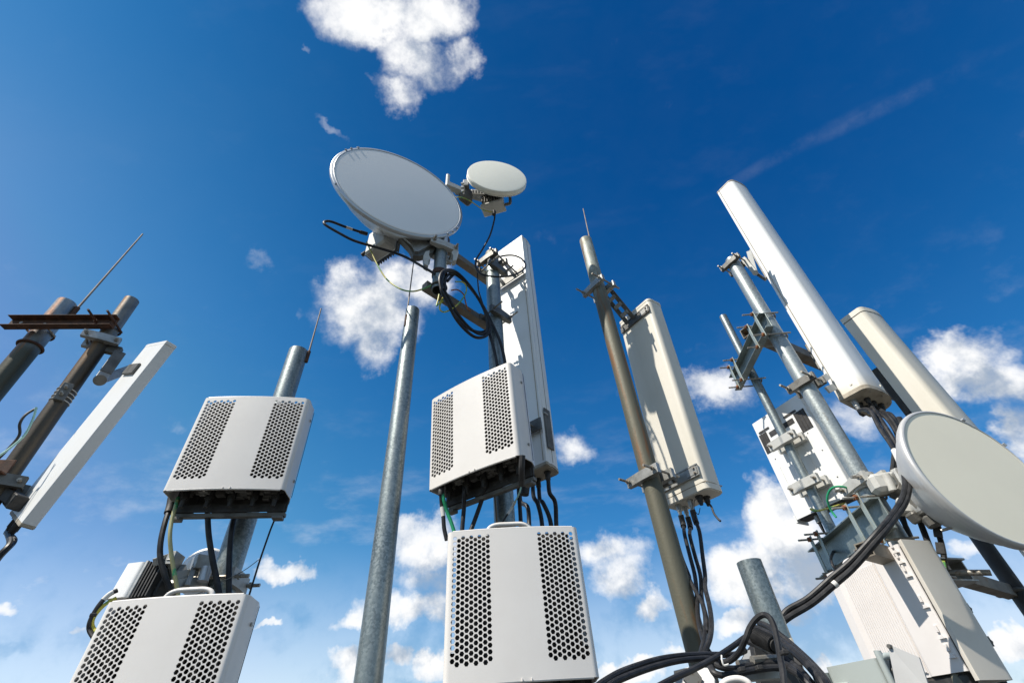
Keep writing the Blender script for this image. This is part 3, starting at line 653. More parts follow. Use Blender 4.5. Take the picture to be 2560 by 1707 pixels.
pc = PV('P2', 1.6+2.9*.53); MB().box((-.02, -.055, -.05), (.02, -.035, .05), Matrix.Translation(pc) @ Matrix.Rotation(R(38), 4, 'Z')).build('plate', BRKD, t)
for k in (-.02, .02): MB().rod(pc+Matrix.Rotation(R(38), 3, 'Z') @ Vector((0, -.05, k)), Matrix.Rotation(R(38), 3, 'Z') @ Vector((0, -1, 0)), .01, .03, .006, nuts=(.01,)).build('bolt', BOLT, t)
for k in range(4): MB().tube([pc+UPZ*(.03-k*.022)+Vector((cos(a), sin(a), 0))*.0405 for a in [i*pi/8 for i in range(16)]], .0022, n=6, smooth=2, closed=True).build('band', TAPE, t)
t = thing('rusty_clamp', 'rusty angle clamp low on the brown pole at the left edge', 'clamp', PV('P2', 1.6+2.9*.38))
mb = MB(); pp = PV('P2', 1.6+2.9*.388); mb.bar(pp+nf*.05-dl*.2, pp+nf*.05+dl*.035, .07, .007); mb.bar(pp+nf*.07-UPZ*.035-dl*.2, pp+nf*.07-UPZ*.035+dl*.035, .04, .007, side=nf); mb.build('angle', RUST, t)
MB().tube([pp-UPZ*.06+Vector((cos(a), sin(a), 0))*.047 for a in [i*pi/8 for i in range(16)]], .009, n=8, smooth=2, closed=True).build('ring', RUST, t)
cable('cable', 'pale teal lead drooping from the small bracket on the brown pole', Z(0, 900, 3.136, [(285, 370, 2.80), (255, 470, 2.80), (190, 590, 2.79), (90, 680, 2.79), (0, 745, 2.79), (-60, 790, 2.8)]), .0045, TEAL)
cable('cable', 'brown lead looping from the small bracket on the brown pole', Z(0, 900, 3.136, [(285, 378, 2.82), (200, 430, 2.80), (155, 500, 2.80), (150, 590, 2.82), (60, 700, 2.83), (-40, 800, 2.85)]), .0055, RUBBER)
cable('cable', 'thick black cable leaving the bottom of the slim tilted panel', [M3 @ Vector((.06, .03, -.06))]+Z(0, 900, 3.136, [(80, 1440, 2.72), (-30, 1560, 2.7), (-200, 1800, 2.7)]), .012)
cable('cable', 'black cable beside the slim panel end at the left edge', [M3 @ Vector((.13, .03, -.06))]+Z(0, 900, 3.136, [(110, 1420, 2.74), (0, 1540, 2.72), (-160, 1750, 2.7)]), .010)

# ------------------------------------------------------------------ dishes
def dframe(c, az, el=0): 
    n_ = Vector((sin(R(az))*cos(R(el)), cos(R(az))*cos(R(el)), sin(R(el)))); x_ = n_.cross(UPZ).normalized()
    m = Matrix((x_, n_.cross(x_), n_)).transposed().to_4x4(); m.translation = c; return m      # z = facing direction
def arc(r, a0, a1, z, n=24): return [(r*cos(R(a0+(a1-a0)*i/n)), r*sin(R(a0+(a1-a0)*i/n)), z) for i in range(n+1)]
# K1 large grey dish
c1 = at(1001.8, 476.6, 1.60); r1 = .4096; MK = dframe(c1, 148.4)
K1 = thing('dish_antenna', 'largest drum dish with grey face and metal rim above the middle mast', 'dish antenna', group='dish antennas', M=MK)
MB(MK).lathe([(0.0001, .010), (r1*.3, .009), (r1*.6, .007), (r1*.93, .003), (r1*.95, -.002)]).build('radome', RADG, K1, 20)
MB(MK).lathe([(r1*.945, -.006), (r1*.95, .003), (r1*.957, .004), (r1*.963, .001), (r1*.99, .001), (r1, -.004), (r1*1.003, -.018), (r1*.99, -.028), (r1*.96, -.03)]).build('rim', RIM, K1, 60)
MB(MK).lathe([(r1*.965, -.029), (r1*.90, -.062), (r1*.75, -.130), (r1*.58, -.195), (r1*.40, -.245), (r1*.22, -.272), (.0001, -.273)]).build('reflector', SHROUD, K1, 20)
for a_ in (20, 80, 140, 200, 260, 320):
    MB(MK).tube([(r1*.95*cos(R(a_)), r1*.95*sin(R(a_)), -.05), (r1*.75*cos(R(a_+4)), r1*.75*sin(R(a_+4)), -.131), (r1*.40*cos(R(a_+8)), r1*.40*sin(R(a_+8)), -.246)], .0035, n=8).build('rib', SHROUD, K1)
for a_ in (52, 60, 68, 118, 228, 236, 243, 300):
    MB(MK).box((-.006, -.004, -.006), (.006, .006, .008), Matrix.Rotation(R(a_), 4, 'Z') @ Matrix.Translation((0, r1*.985, 0)), ch=.001).build('rim_clip', RIM, K1)
# radio box behind, shown at the lower left of the dish
def box_px(par, name, px, py, r, sx, sy, sz, az, mat, ch=.006, tilt=0):
    m = Matrix.Translation(at(px, py, r)) @ Matrix.Rotation(R(az), 4, 'Z') @ Matrix.Rotation(R(tilt), 4, 'X')
    MB().box((-sx/2, -sy/2, -sz/2), (sx/2, sy/2, sz/2), m, ch).build(name, mat, par); return m
b1 = MK @ Vector((.02, 0, -.30)); 
mb = MB(MK); mb.cyl((0, 0, -.27), (0, 0, -.31), .075, n=32); mb.build('feed_hub', SHROUD, K1)
rb = thing('microwave_radio', 'pale grey radio box on the back of the largest dish, below its left rim', 'radio box', at(955, 605, 1.84), group='microwave radio boxes')
mr_ = Matrix.Translation(at(955, 605, 1.83)) @ Matrix.Rotation(R(-31.6), 4, 'Z') @ Matrix.Scale(1.03, 4)
MB(mr_).box((-.085, -.045, -.10), (.085, .045, .10), ch=.012).build('housing', CAST, rb)
for i in range(9): MB(mr_).box((-.078+i*.0195-.003, .0455, -.09), (-.078+i*.0195+.003, .070, .09), ch=.001).build('fin', BRKD, rb)
MB(mr_).box((-.095, -.03, -.085), (-.086, .03, .085), ch=.003).build('side_plate', BRKD, rb)
MB().bar(at(957, 600, 1.83), MK @ Vector((0, 0, -.30)), .09, .09).build('waveguide_neck', CAST, rb)
for k in (-.05, .0): MB(mr_).cyl((-.096, k*.5, k), (-.125, k*.5, k), .012, n=14).build('connector', RUBBER, rb)
# mount of the big dish
bz = lambda x, y, r: at(780+x/3.733, 340+y/3.733, r)
bk = thing('dish_mount', 'cast grey and white bracket joining the largest dish to the short open pipe', 'dish mount', PV('M0', 3.9))
zq = 1.6+1.735*1.335
clamp(bk, PV('M0', zq), Vector((.53, -.85, 0)), .0373, w=.17, h=.05, rl=(.07, .09), mat=CAST, r=.007)
pr = [(-.02, .10), (.045, .085), (.085, .02), (.07, -.05), (.02, -.10), (-.01, -.08), (-.03, 0)]
c_ = bz(960, 1050, 1.72); m = frame(c_, (PV('M0', c_.z)-c_), z=UPZ); m2 = m @ Matrix.Rotation(R(90), 4, 'X')
mb = MB(); mb.prism([(-.10, .055), (.06, .075), (.12, .03), (.10, -.03), (.03, -.085), (-.005, -.09), (-.03, -.03)], -.02, .02, m2); mb.build('side_casting', BRKD, bk)
mb = MB(); mb.prism([(-.08, .04), (.05, .055), (.085, .02), (.02, -.065), (.0, -.07), (-.02, -.02)], .0205, .036, m2); mb.build('rib_casting', BRK, bk)
MB().bar(MK @ Vector((0, -.04, -.29)), PV('M0', 3.98), .08, .05).build('neck', BRKD, bk)
MB().cyl(bz(1245, 1050, 1.70), bz(1245, 930, 1.70), .016, n=20).build('adjuster_tube', RIM, bk)
mb = MB(); mb.prism([(x*.045, y*.075) for x, y in ((1, .2), (.8, .8), (.3, 1), (.35, .4), (.1, 0), (.35, -.4), (.3, -1), (.8, -.8))], -.02, .02, frame(bz(1290, 1110, 1.72), (.9, .3, 0), z=(0, 0, 1)) @ Matrix.Rotation(R(90), 4, 'X')); mb.build('saddle', CAST, bk)
mb = MB(); mb.prism([(x*.045, y*.07) for x, y in ((-1, .2), (-.8, .8), (-.3, 1), (-.35, .4), (-.1, 0), (-.35, -.4), (-.3, -1), (-.8, -.8))], -.02, .02, frame(bz(1110, 1170, 1.70), (.9, .3, 0), z=(0, 0, 1)) @ Matrix.Rotation(R(90), 4, 'X')); mb.build('saddle', CAST, bk)
# K2 small cream dish
c2 = at(1243.4, 437.9, 1.69); r2 = .239*1.69/1.9; MK2 = dframe(c2, 167.)
K2 = thing('dish_antenna', 'smallest dish with a smooth cream face right of the largest one', 'dish antenna', group='dish antennas', M=MK2)
MB(MK2).lathe([(.0001, .0), (r2*.9, -.001), (r2*.98, -.004), (r2, -.012), (r2*1.0, -.034), (r2*.97, -.04), (r2*.9, -.04)]).build('radome', RADC, K2, 25)
MB(MK2).lathe([(r2*.9, -.0395), (r2*.75, -.075), (r2*.5, -.11), (r2*.4, -.12), (r2*.36, -.15), (.0001, -.151)]).build('reflector', SHROUD, K2, 25)
MB(MK2).lathe([(r2*.985, -.037), (r2*1.005, -.040), (r2*.985, -.046), (r2*.9, -.047)]).build('rim', CREAM, K2, 25)
s2 = thing('microwave_radio', 'small radio box with carrying handle hanging under the smallest dish', 'radio box', bz(1690, 640, 1.86), group='microwave radio boxes')
mm_ = Matrix.Translation(bz(1690, 625, 1.84)) @ Matrix.Rotation(R(-13), 4, 'Z')
MB(mm_).box((-.075, -.04, -.055), (.075, .04, .075), ch=.01).build('housing', CAST, s2)
MB(mm_).box((-.082, -.05, -.075), (.082, .05, -.056), ch=.004).build('base_flange', CAST, s2)
for i in range(8): MB(mm_).box((-.066+i*.019-.0025, -.056, -.05), (-.066+i*.019+.0025, -.0405, .065), ch=.001).build('fin', BRKD, s2)
MB(mm_).tube([(.076, 0, .055), (.115, 0, .06), (.125, 0, .04), (.125, 0, -.05), (.115, 0, -.07), (.085, 0, -.066)], .011, n=10).build('handle', BRKD, s2)
MB().cyl(bz(1700, 705, 1.82), bz(1698, 735, 1.82), .013, n=14).build('connector', RUBBER, s2)
k2m = thing('dish_mount', 'dark cast bracket between the two upper dishes carrying the smallest one', 'dish mount', bz(1420, 500, 1.75))
MB().bar(bz(1330, 500, 1.74), bz(1640, 590, 1.90), .075, .03, side=UPZ).build('arm', BRKD, k2m)
mb = MB(frame(bz(1420, 545, 1.76), (PV('M0', 0)-PV('M', 0)), z=UPZ)); mb.box((-.06, -.03, -.075), (.035, .03, .07), ch=.012); mb.build('side_casting', BRKD, k2m)
mb = MB(frame(bz(1440, 465, 1.74), (1, 0, 0), z=UPZ)); mb.box((-.02, -.025, -.035), (.02, .025, .045), ch=.004); mb.build('nut_block', BRK, k2m)
mb = MB(frame(bz(1550, 535, 1.80), (1, .15, 0), z=UPZ)); mb.box((-.05, -.012, -.03), (.05, .012, .03), ch=.002)
mb.build('slotted_plate', CAST, k2m)
for i in range(4): MB(frame(bz(1550, 535, 1.80), (1, .15, 0), z=UPZ)).box((-.04+i*.02, -.0135, -.018), (-.03+i*.02, -.0122, .018), ch=.0).build('slot', DARK, k2m)
MB().cyl(bz(1262, 470, 1.70), bz(1270, 370, 1.70), .0135, n=18).build('adjuster_tube', CAST, k2m)
MB().bar(bz(1250, 455, 1.70), bz(1400, 520, 1.74), .05, .04).build('link', CAST, k2m)
for y in (445, 480, 515): MB().nut(bz(1404, y, 1.70), (0, -1, 0), .011, .012).build('screw', BRK, k2m)
# K3 big beige dish at right
c3 = at(2445, 1181.5, 2.8); r3 = .312; MK3 = dframe(c3, 165.5, .8)
K3 = thing('dish_antenna', 'big beige dish with broad metal rim cut by the right edge', 'dish antenna', group='dish antennas', M=MK3)
MB(MK3).lathe([(.0001, .004), (r3*.6, .004), (r3*.99, .002)]).build('radome', RADB, K3, 20)
MB(MK3).lathe([(r3*.985, -.002), (r3*.99, .005), (r3*1.0, .006), (r3*1.025, .002), (r3*1.035, -.006), (r3*1.033, -.020), (r3*1.02, -.028)]).build('rim', SHROUD, K3, 60)
MB(MK3).lathe([(r3*1.02, -.027), (r3*1.0, -.042), (r3*.97, -.047), (r3*.90, -.085), (r3*.78, -.135), (r3*.62, -.19), (r3*.42, -.24), (r3*.25, -.25), (.0001, -.251)]).build('reflector', SHROUD, K3, 25)
for a_ in (118, 150, 60): MB(MK3).box((-.008, -.004, -.006), (.008, .006, .012), Matrix.Rotation(R(a_), 4, 'Z') @ Matrix.Translation((0, r3*1.03, 0)), ch=.001).build('rim_clip', RIM, K3)
# ------------------------------------------------------------------ right cluster
yz = lambda x, y, r: at(1960+x/2.815, 1150+y/2.815, r)
wz = lambda x, y, r: at(1840+x/3.409, 920+y/3.409, r)
k3m = thing('dish_mount', 'pale cast clamp and jumbled dark bracket holding the big beige dish to the thick pole', 'dish mount', PV('D', 2.5))
zk = 1.6+2.95*.343; dk = Vector((.24, -.97, 0)); dk2 = Vector((.75, .35, 0)).normalized()
MB().pipe(PV('D', zk-.035), PV('D', zk+.035), .062, wall=.014, n=36).build('collar', CAST, k3m)
clamp(k3m, PV('D', zk), Vector((.9, .1, 0)), .05, w=.19, h=.05, rl=(.12, .10), r=.008, mat=CAST)
mb = MB(frame(yz(735, 160, 2.88), (.85, -.1, 0), z=UPZ)); mb.box((-.085, -.04, -.045), (.075, .04, .045), ch=.018); mb.build('clamp_block', CAST, k3m)
MB().cyl(yz(715, 100, 2.84), yz(770, 215, 2.84), .018, n=20).build('clamp_rib', CAST, k3m)
rnd = random.Random(11)
for i, (x, y, r, sx, sy, sz) in enumerate(((830, 150, 2.86, .05, .05, .10), (860, 190, 2.88, .06, .06, .07), (900, 240, 2.86, .07, .07, .09), (960, 290, 2.84, .08, .06, .08), (1000, 350, 2.84, .09, .08, .06), (1060, 420, 2.82, .08, .05, .05), (870, 330, 2.86, .08, .06, .07), (930, 390, 2.84, .07, .05, .05), (800, 100, 2.9, .05, .04, .05))):
    m_ = Matrix.Translation(yz(x, y, r)) @ Matrix.Rotation(rnd.uniform(-.5, .5), 4, 'Z') @ Matrix.Rotation(rnd.uniform(-.5, .5), 4, 'Y')
    MB(m_).box((-sx/2, -sy/2, -sz/2), (sx/2, sy/2, sz/2), ch=.008).build('bracket_piece', (BRK, BRKD, CAST, BRKD)[i % 4], k3m)
MB().bar(yz(790, 160, 2.88), MK3 @ Vector((0, 0, -.245)), .12, .10).build('neck', BRKD, k3m)
MB().bar(yz(900, 320, 2.86), MK3 @ Vector((0, 0.02, -.22)), .10, .06).build('lower_neck', BRKD, k3m)
MB().rod(yz(1105, 495, 2.75), (yz(1200, 468, 2.75)-yz(1105, 495, 2.75)), 0, .09, .006, nuts=(.05,)).build('adjuster_rod', BOLT, k3m)
# slotted white radio on the thin pole
MW = ypr((1.695, 3.062, 2.70), -59.9, 0, -.2)
Wt = thing('slotted_radio', 'white radio unit with black vent slots clamped behind the thin right pole', 'radio unit', M=MW)
w, h = .401, .705
MB(MW).prism(rpoly([(0, 0), (w, 0), (w+.015, .10), (-.015, .10)], [.008, .008, .01, .01]), 0, h).build('housing', WHITE, Wt)
MB(MW).box((-.012, .0, -.018), (.0, .11, .03)).build('corner_lip', WHITE, Wt)
MB(MW).prism(rrect(.012, .010, w-.012, .092, .008), -.006, -.0005).build('underside', DARK, Wt)
for (x0, x1, z0, z1) in ((.02, .11, .606, .622), (.235, .335, .606, .622), (.145, .175, .60, .615)): MB(MW).prism(rrect(x0, z0, x1, z1, .007), 0, .0025, Matrix(((1, 0, 0, 0), (0, 0, -1, -.0005), (0, 1, 0, 0), (0, 0, 0, 1)))).build('vent_slot', DARK, Wt)
for (x0, x1, z0, z1) in ((.09, .15, .545, .583), (.20, .29, .545, .583)): MB(MW).box((x0, -.0025, z0), (x1, -.0003, z1), ch=.001).build('vent_window', DARK, Wt)
for (x0, x1) in ((.012, .075), (.305, .385)):
    MB(MW).box((x0, -.0025, .455), (x1, -.0003, .60), ch=.002).build('vent_window', DARK, Wt)
    for i in range(4): MB(MW).tube([(x0+.006+i*(x1-x0-.012)/3, -.0035, .46+.14*k/8+(.0)) for k in range(9)], .0028, n=6, smooth=0).build('vent_fin', FIN, Wt)
for (x0, z0, z1) in ((.05, .18, .34), (.155, .22, .36), (.265, .22, .38)): MB(MW).box((x0, -.004, z0), (x0+.006, -.0003, z1), ch=.001).build('raised_rib', WHITE, Wt)
for (x, z) in ((.33, .44), (.36, .30), (.05, .40), (.30, .15), (.36, .12)): MB(MW).nut((x, -.001, z), (0, 1, 0), .004, .003).build('screw', BRKD, Wt)
nW = (MW.to_3x3() @ Vector((0, -1, 0)))
for py in (1090, 1210):
    zz = at(2035 if py == 1090 else 2063, py, 3.33).z+.02
    clamp(Wt, PV('E', zz), nW, .0295, w=.20, h=.055, rl=(.075, .09), jt=.022, r=.006, mat=CAST, nj='clamp')
    MB().bar(PV('E', zz)-nW*.075-nW.cross(UPZ)*.08, PV('E', zz)-nW*.075+nW.cross(UPZ)*.08, .05, .02).build('clamp_foot', CAST, Wt)
MB(MW).cyl((.10, .05, -.007), (.10, .05, -.05), .016, n=16).build('connector', BRK, Wt)
MB(MW).cyl((.10, .05, -.05), (.10, .05, -.10), .011, .008, n=14).build('plug', RUBBER, Wt)
cable('cable', 'thin dark cable dropping from the plug of the slotted white radio', [MW @ Vector((.10, .05, -.10)), MW @ Vector((.13, .03, -.2))]+[yz(330, 700, 3.0), yz(380, 800, 2.95), yz(450, 950, 2.95)], .007)
cable('cable', 'bright green earth wire arching beside the thick right pole', [yz(460, 200, 2.95), yz(410, 186, 2.93), yz(350, 190, 2.93), yz(315, 225, 2.95), yz(305, 280, 2.97), yz(330, 350, 3.0), yz(368, 402, 3.0)], .0055, GREEN)
cable('cable', 'short yellow wire under the slotted white radio', [MW @ Vector((.16, .05, -.008)), yz(190, 342, 3.1), yz(240, 355, 3.1), MW @ Vector((.30, .05, -.01))], .005, YG)
# channel beams between the two right poles
def hbeam(name, label, zc_, xo, y0, y1, hgt, strips, nb):
    t = thing(name, label, 'beam', (xo, (y0+y1)/2, zc_), group='zinc beams on the right poles')
    mb = MB(); mb.box((xo-.004, y0, zc_-hgt/2), (xo+.004, y1, zc_+hgt/2))
    for s_ in (-1, 1): mb.box((xo-.045, y0, zc_+s_*hgt/2-.004), (xo+.006, y1, zc_+s_*hgt/2+.004))
    mb.build('channel', BEAM, t)
    for (py_, rad) in strips:
        for s_ in (-1, 1):
            y = py_+s_*(rad+.014)
            MB().box((xo-.056, y-.014, zc_-hgt/2-.05), (xo-.050, y+.014, zc_+hgt/2+.05), ch=.001).build('clamp_strip', STRIP, t)
            for k in (-1, 1):
                zz = zc_+k*(hgt/2+.033)
                MB().rod((xo-.056, y, zz), (-1, 0, 0), .17, .07, .0055).build('bolt', BOLT, t)
                MB().nut((xo-.064, y, zz), (1, 0, 0), .013, .012).build('nut', RUSTO, t)
        for k in (-1, 1): MB().tube([(POLE['D' if rad > .04 else 'E'].x+(rad+.006)*sin(a), py_+(rad+.012)*cos(a), zc_+k*(hgt/2+.033)) for a in [R(x) for x in range(0, 181, 20)]], .0055, n=8, smooth=2).build('u_bolt', BRKD, t)
    return t
xo = POLE['D'].x-.06
yD0, yE0 = POLE['D'].y, POLE['E'].y
hbeam('channel_beam', 'upper grey beam with rusty nuts joining the thick and thin right poles', 1.6+2.95*.715, xo, yD0-.10, yE0+.13, .12, ((yD0, .0463), (yE0, .0295)), 2)
hbeam('channel_beam', 'lower grey beam with four clamp strips joining the thick and thin right poles', 1.6+2.95*.277, xo, yD0-.12, yE0+.15, .14, ((yD0, .0463), (yE0, .0295)), 2)
def sqtube(par, a, b, s_=.06, wall=.005, mat=None, nm='tube'):
    m_ = frame(a, b-a, z=UPZ); L_ = (b-a).length; mb = MB(m_)
    h_ = s_/2; vs = []; 
    for x in (0, L_):
        for k in (h_, h_-wall): vs += [(x, -k, -k), (x, k, -k), (x, k, k), (x, -k, k)]
    fs = []
    for i in range(4):
        j = (i+1) % 4; fs += [(i, j, 8+j, 8+i), (4+j, 4+i, 12+i, 12+j), (j, i, 4+i, 4+j), (8+i, 8+j, 12+j, 12+i)]
    mb.add(vs, fs); mb.build(nm, mat or ARM, par)
z1 = 1.6+2.95*.715+.06+.05
ta_ = at(1866, 832, (z1-1.6)/.74); ta_.z = z1; tb_ = at(2070, 914, (z1-1.6)/.575); tb_.z = z1
t = thing('square_tube', 'rusty square tube with open end resting on the upper grey beam', 'tube', ta_, group='square cross tubes'); sqtube(t, ta_, tb_+(tb_-ta_)*1.2, .075)
z2 = 2.20
ta_ = at(2155, 1362, 2.45); ta_.z = z2; tb_ = at(2530, 1485, 3.98); tb_.z = z2; 
t = thing('square_tube', 'dark square tube slanting from the lower beam to the dark far right pole', 'tube', ta_, group='square cross tubes'); sqtube(t, ta_, tb_, .058)
MB().tube([tb_+Vector((cos(a)*.06, sin(a)*.06, 0)) for a in [i*pi/8 for i in range(16)]], .012, n=10, smooth=2, closed=True).build('ring_clamp', BRKD, t)
mb = MB(frame(yz(1140, 790, 2.95), (.9, .3, 0), z=UPZ)); mb.box((-.10, -.05, .040), (.09, .05, .048)); mb.box((-.10, -.05, -.048), (.09, .05, -.040)); mb.box((-.108, -.05, -.048), (-.10, .05, .048)); mb.box((.09, -.03, -.048), (.098, .03, .048)); mb.build('stirrup', BRK, t)
MB().rod(yz(1090, 790, 2.93), yz(1280, 790, 2.93)-yz(1090, 790, 2.93), .0, .17, .012, nuts=(.1,)).build('bolt', BOLT, t)
# U5 ribbed radio with beige sunshield
M5 = ypr((1.382, 2.493, 1.80), -74.1, -1.0, 1.3); w, d, h = .423, .091, .430
U5 = thing('ribbed_radio', 'tall pale radio with fine ribbed face and latches, lower right', 'radio unit', M=M5)
mb = MB(M5); mb.prism(rpoly([(0, .0), (.055, -.006), (.075, .004), (.27, .004), (.285, -.010), (w, -.004), (w, d-.035), (0, d-.035)], [.01, .004, .002, .002, .004, .008, .01, .012]), 0, h)
mb.build('housing', PINK, U5)
mb = MB(M5); mb.box((.078, -.0005, .012), (.267, .0035, h-.012))
for i in range(17): x = .084+i*.0111; mb.box((x-.0036, -.0030, .015), (x+.0036, -.0003, h-.03), ch=.0015)
mb.build('rib_panel', PINK, U5)
mb = MB(M5); mb.tube([(.13, .01, h-.008), (.132, .0, h+.008), (.15, -.002, h+.015), (.20, -.002, h+.015), (.23, .0, h+.01), (.235, .01, h-.008)], .009, n=12); mb.build('handle', PINK, U5)
for z in (.40, .36, .31, .20, .10, .04):
    MB(M5).prism([(w-.035, z), (w-.008, z), (w-.015, z+.012)], 0, .008, Matrix(((1, 0, 0, 0), (0, 0, -1, -.005), (0, 1, 0, 0), (0, 0, 0, 1)))).build('latch', PINK, U5)
    MB(M5).box((w-.03, -.012, z+.02), (w-.02, -.0045, z+.045), ch=.002).build('latch_tab', PINK, U5)
rr_ = random.Random(5); mb = MB(M5); zz = .02; mb.box((w+.0003, .0, .01), (w+.004, .012, h-.01), ch=.001)
while zz < h-.03:
    l = rr_.uniform(.006, .03); mb.box((w+.003, -.005+rr_.uniform(0, .01), zz), (w+.008, .010, zz+l), ch=.001); zz += l+rr_.uniform(.003, .02)
mb.build('gasket', DARK, U5)
MB(M5).prism(rpoly([(w+.009, -.006), (w+.030, -.012), (w+.030, d+.06), (.2, d+.10), (.03, d+.06), (.03, d+.05), (.2, d+.09), (w+.022, d+.05), (w+.022, -.004), (w+.009, .004)], [.003]*2+[.03, .05, .01, .005, .04, .02, .003, .002]), -.03, h+.008).build('sunshield', BEIGE, U5)
MB(M5).box((.03, .0, -.06), (w-.02, d-.04, -.0005), ch=.01).build('connector_bay', DARK, U5)
for x in (.10, .18, .26, .34): MB(M5).cyl((x, .025, -.061), (x, .025, -.12), .014, n=14).build('connector', RUBBER, U5)
MB(M5).cyl((.36, .02, -.01), (.375, -.02, -.11), .022, n=18).build('plug', RUSTY, U5)
clamp(U5, PV('D', 2.02), Vector((-.96, -.27, 0)), .0463, w=.17, rl=(.08, .24))
clamp(U5, PV('D', 1.90), Vector((-.96, -.27, 0)), .0463, w=.17, rl=(.08, .24))
# cabinet and plates at the bottom right
cb = thing('equipment_box', 'grey green metal box with moulded grip at the bottom right corner', 'box', yz(450, 1700, 1.9))
mC = frame(yz(262, 1462, 2.02), (yz(640, 1375, 1.95)-yz(262, 1462, 2.02))*Vector((1, 1, 0)), z=UPZ)
L_ = (yz(640, 1375, 1.95)-yz(262, 1462, 2.02)).length
MB(mC).prism(rrect(.012, .0, L_, .16, .012), -.42, .0, M=None).build('body', SEAFOAM, cb)
MB(mC).prism(rrect(-.045, .006, .0115, .155, .01), -.42, -.012).build('side_panel', BEAM, cb)
MB(mC).tube([(L_*.10, -.001, -.052), (L_*.22, -.006, -.050), (L_*.36, -.001, -.052)], .008, n=12).build('grip', SEAFOAM, cb)
MB(mC).tube([(L_+.012, -.004, -.42), (L_+.012, -.004, -.02), (L_+.016, .0, -.004), (L_+.026, .01, .0), (L_+.036, .02, -.006), (L_+.038, .03, -.03), (L_+.038, .03, -.42)], .009, n=12).build('strap', SEAFOAM, cb)
MB(mC).box((L_+.0005, .002, -.42), (L_+.004, .10, -.003)).build('edge_plate', BRKD, cb)
pl = thing('flat_plate', 'plain light grey flat plate standing in front of the ribbed radio', 'plate', yz(860, 1650, 1.8))
q1, q2, q3, q4 = yz(728, 1292, 1.92), yz(950, 1385, 1.88), yz(1035, 1640, 1.88), yz(800, 1640, 1.92)
n_ = (q2-q1).cross(q4-q1).normalized()*.004
MB().add([q1, q2, q3, q4, q1+n_, q2+n_, q3+n_, q4+n_], [(0, 1, 2, 3), (7, 6, 5, 4), (1, 0, 4, 5), (2, 1, 5, 6), (3, 2, 6, 7), (0, 3, 7, 4)]).build('sheet', PLATE, pl)
MB().nut(yz(745, 1310, 1.915), n_, .006, .012).build('screw', BRKD, pl)
MB().bar(yz(810, 1640, 1.95), yz(780, 1350, 1.97), .03, .01).build('stay', BRKD, pl)
# ------------------------------------------------------------------ left microwave radio behind the lower unit
lz = lambda x, y, r: at(160+x/3.36, 1250+y/3.36, r)
lr = thing('microwave_radio', 'small white rounded box radio on the left pole above the lower perforated unit', 'radio box', lz(600, 700, 2.25), group='microwave radio boxes')
def quadbox(par, nm, P, dv, mat, ch=.0):
    dv = Vector(dv); MB().add([*P, *[p+dv for p in P]], [(3, 2, 1, 0), (4, 5, 6, 7), (0, 1, 5, 4), (1, 2, 6, 5), (2, 3, 7, 6), (3, 0, 4, 7)]).build(nm, mat, par)
m_ = frame(lz(595, 705, 2.34), (.93, -.1, .0), z=(.30, .1, .95)) @ Matrix.Scale(.74, 4); MB(m_).prism(rrect(-.062, -.055, .045, .07, .022, 6), -.085, .085, Matrix.Identity(4)).build('cap', WHITE, lr)
MB(m_).prism(rrect(.0455, -.055, .062, .07, .004), -.09, .088).build('flange', BRK, lr)
for i in range(5): MB(m_).box((.065+i*.018, -.05, -.09), (.075+i*.018, .065, .085), ch=.002).build('fin', RUBBER if i % 2 else DARK, lr)
MB(m_).box((.06, -.02, -.08), (.16, .05, .06), ch=.006).build('body', DARK, lr)
lm = thing('dish_mount', 'pale cast bracket frame clamped to the left pole behind the lower unit', 'dish mount', lz(1100, 650, 2.3))
for a_, b_ in (((905, 720), (1010, 560)), ((1030, 730), (1110, 520)), ((910, 640), (1120, 600)), ((920, 700), (1150, 680)), ((760, 520), (940, 460)), ((900, 480), (930, 640))):
    MB().bar(lz(*a_, 2.24), lz(*b_, 2.28), .028, .018).build('frame_bar', BRK, lm)
MB().bar(lz(900, 560, 2.26), lz(955, 450, 2.26), .03, .06).build('end_casting', BRK, lm)
MB().cyl(lz(1165, 680, 2.24), lz(1205, 560, 2.24), .020, n=18).build('pivot', RIM, lm)
MB().bar(lz(1090, 520, 2.26), lz(1230, 540, 2.28), .05, .05).build('hinge_block', BRK, lm)
zz = lz(1350, 640, 2.35).z; clamp(lm, PV('B', zz-.02), Vector((.1, -1, 0)).cross(UPZ), .0523, w=.16, h=.06, rl=(.12, .10), r=.007, mat=CAST)
ds = dframe(lz(1180, 610, 2.62), -10, 0); dd = thing('dish_antenna', 'white dish facing away, mostly hidden behind the left pole bracket', 'dish antenna', M=ds)
MB(ds).lathe([(.0001, -.12), (.04, -.10), (.06, -.06), (.09, -.03), (.10, -.025), (.10, 0), (.09, .003), (.0001, .004)]).build('shell', WHITE, dd, 30)
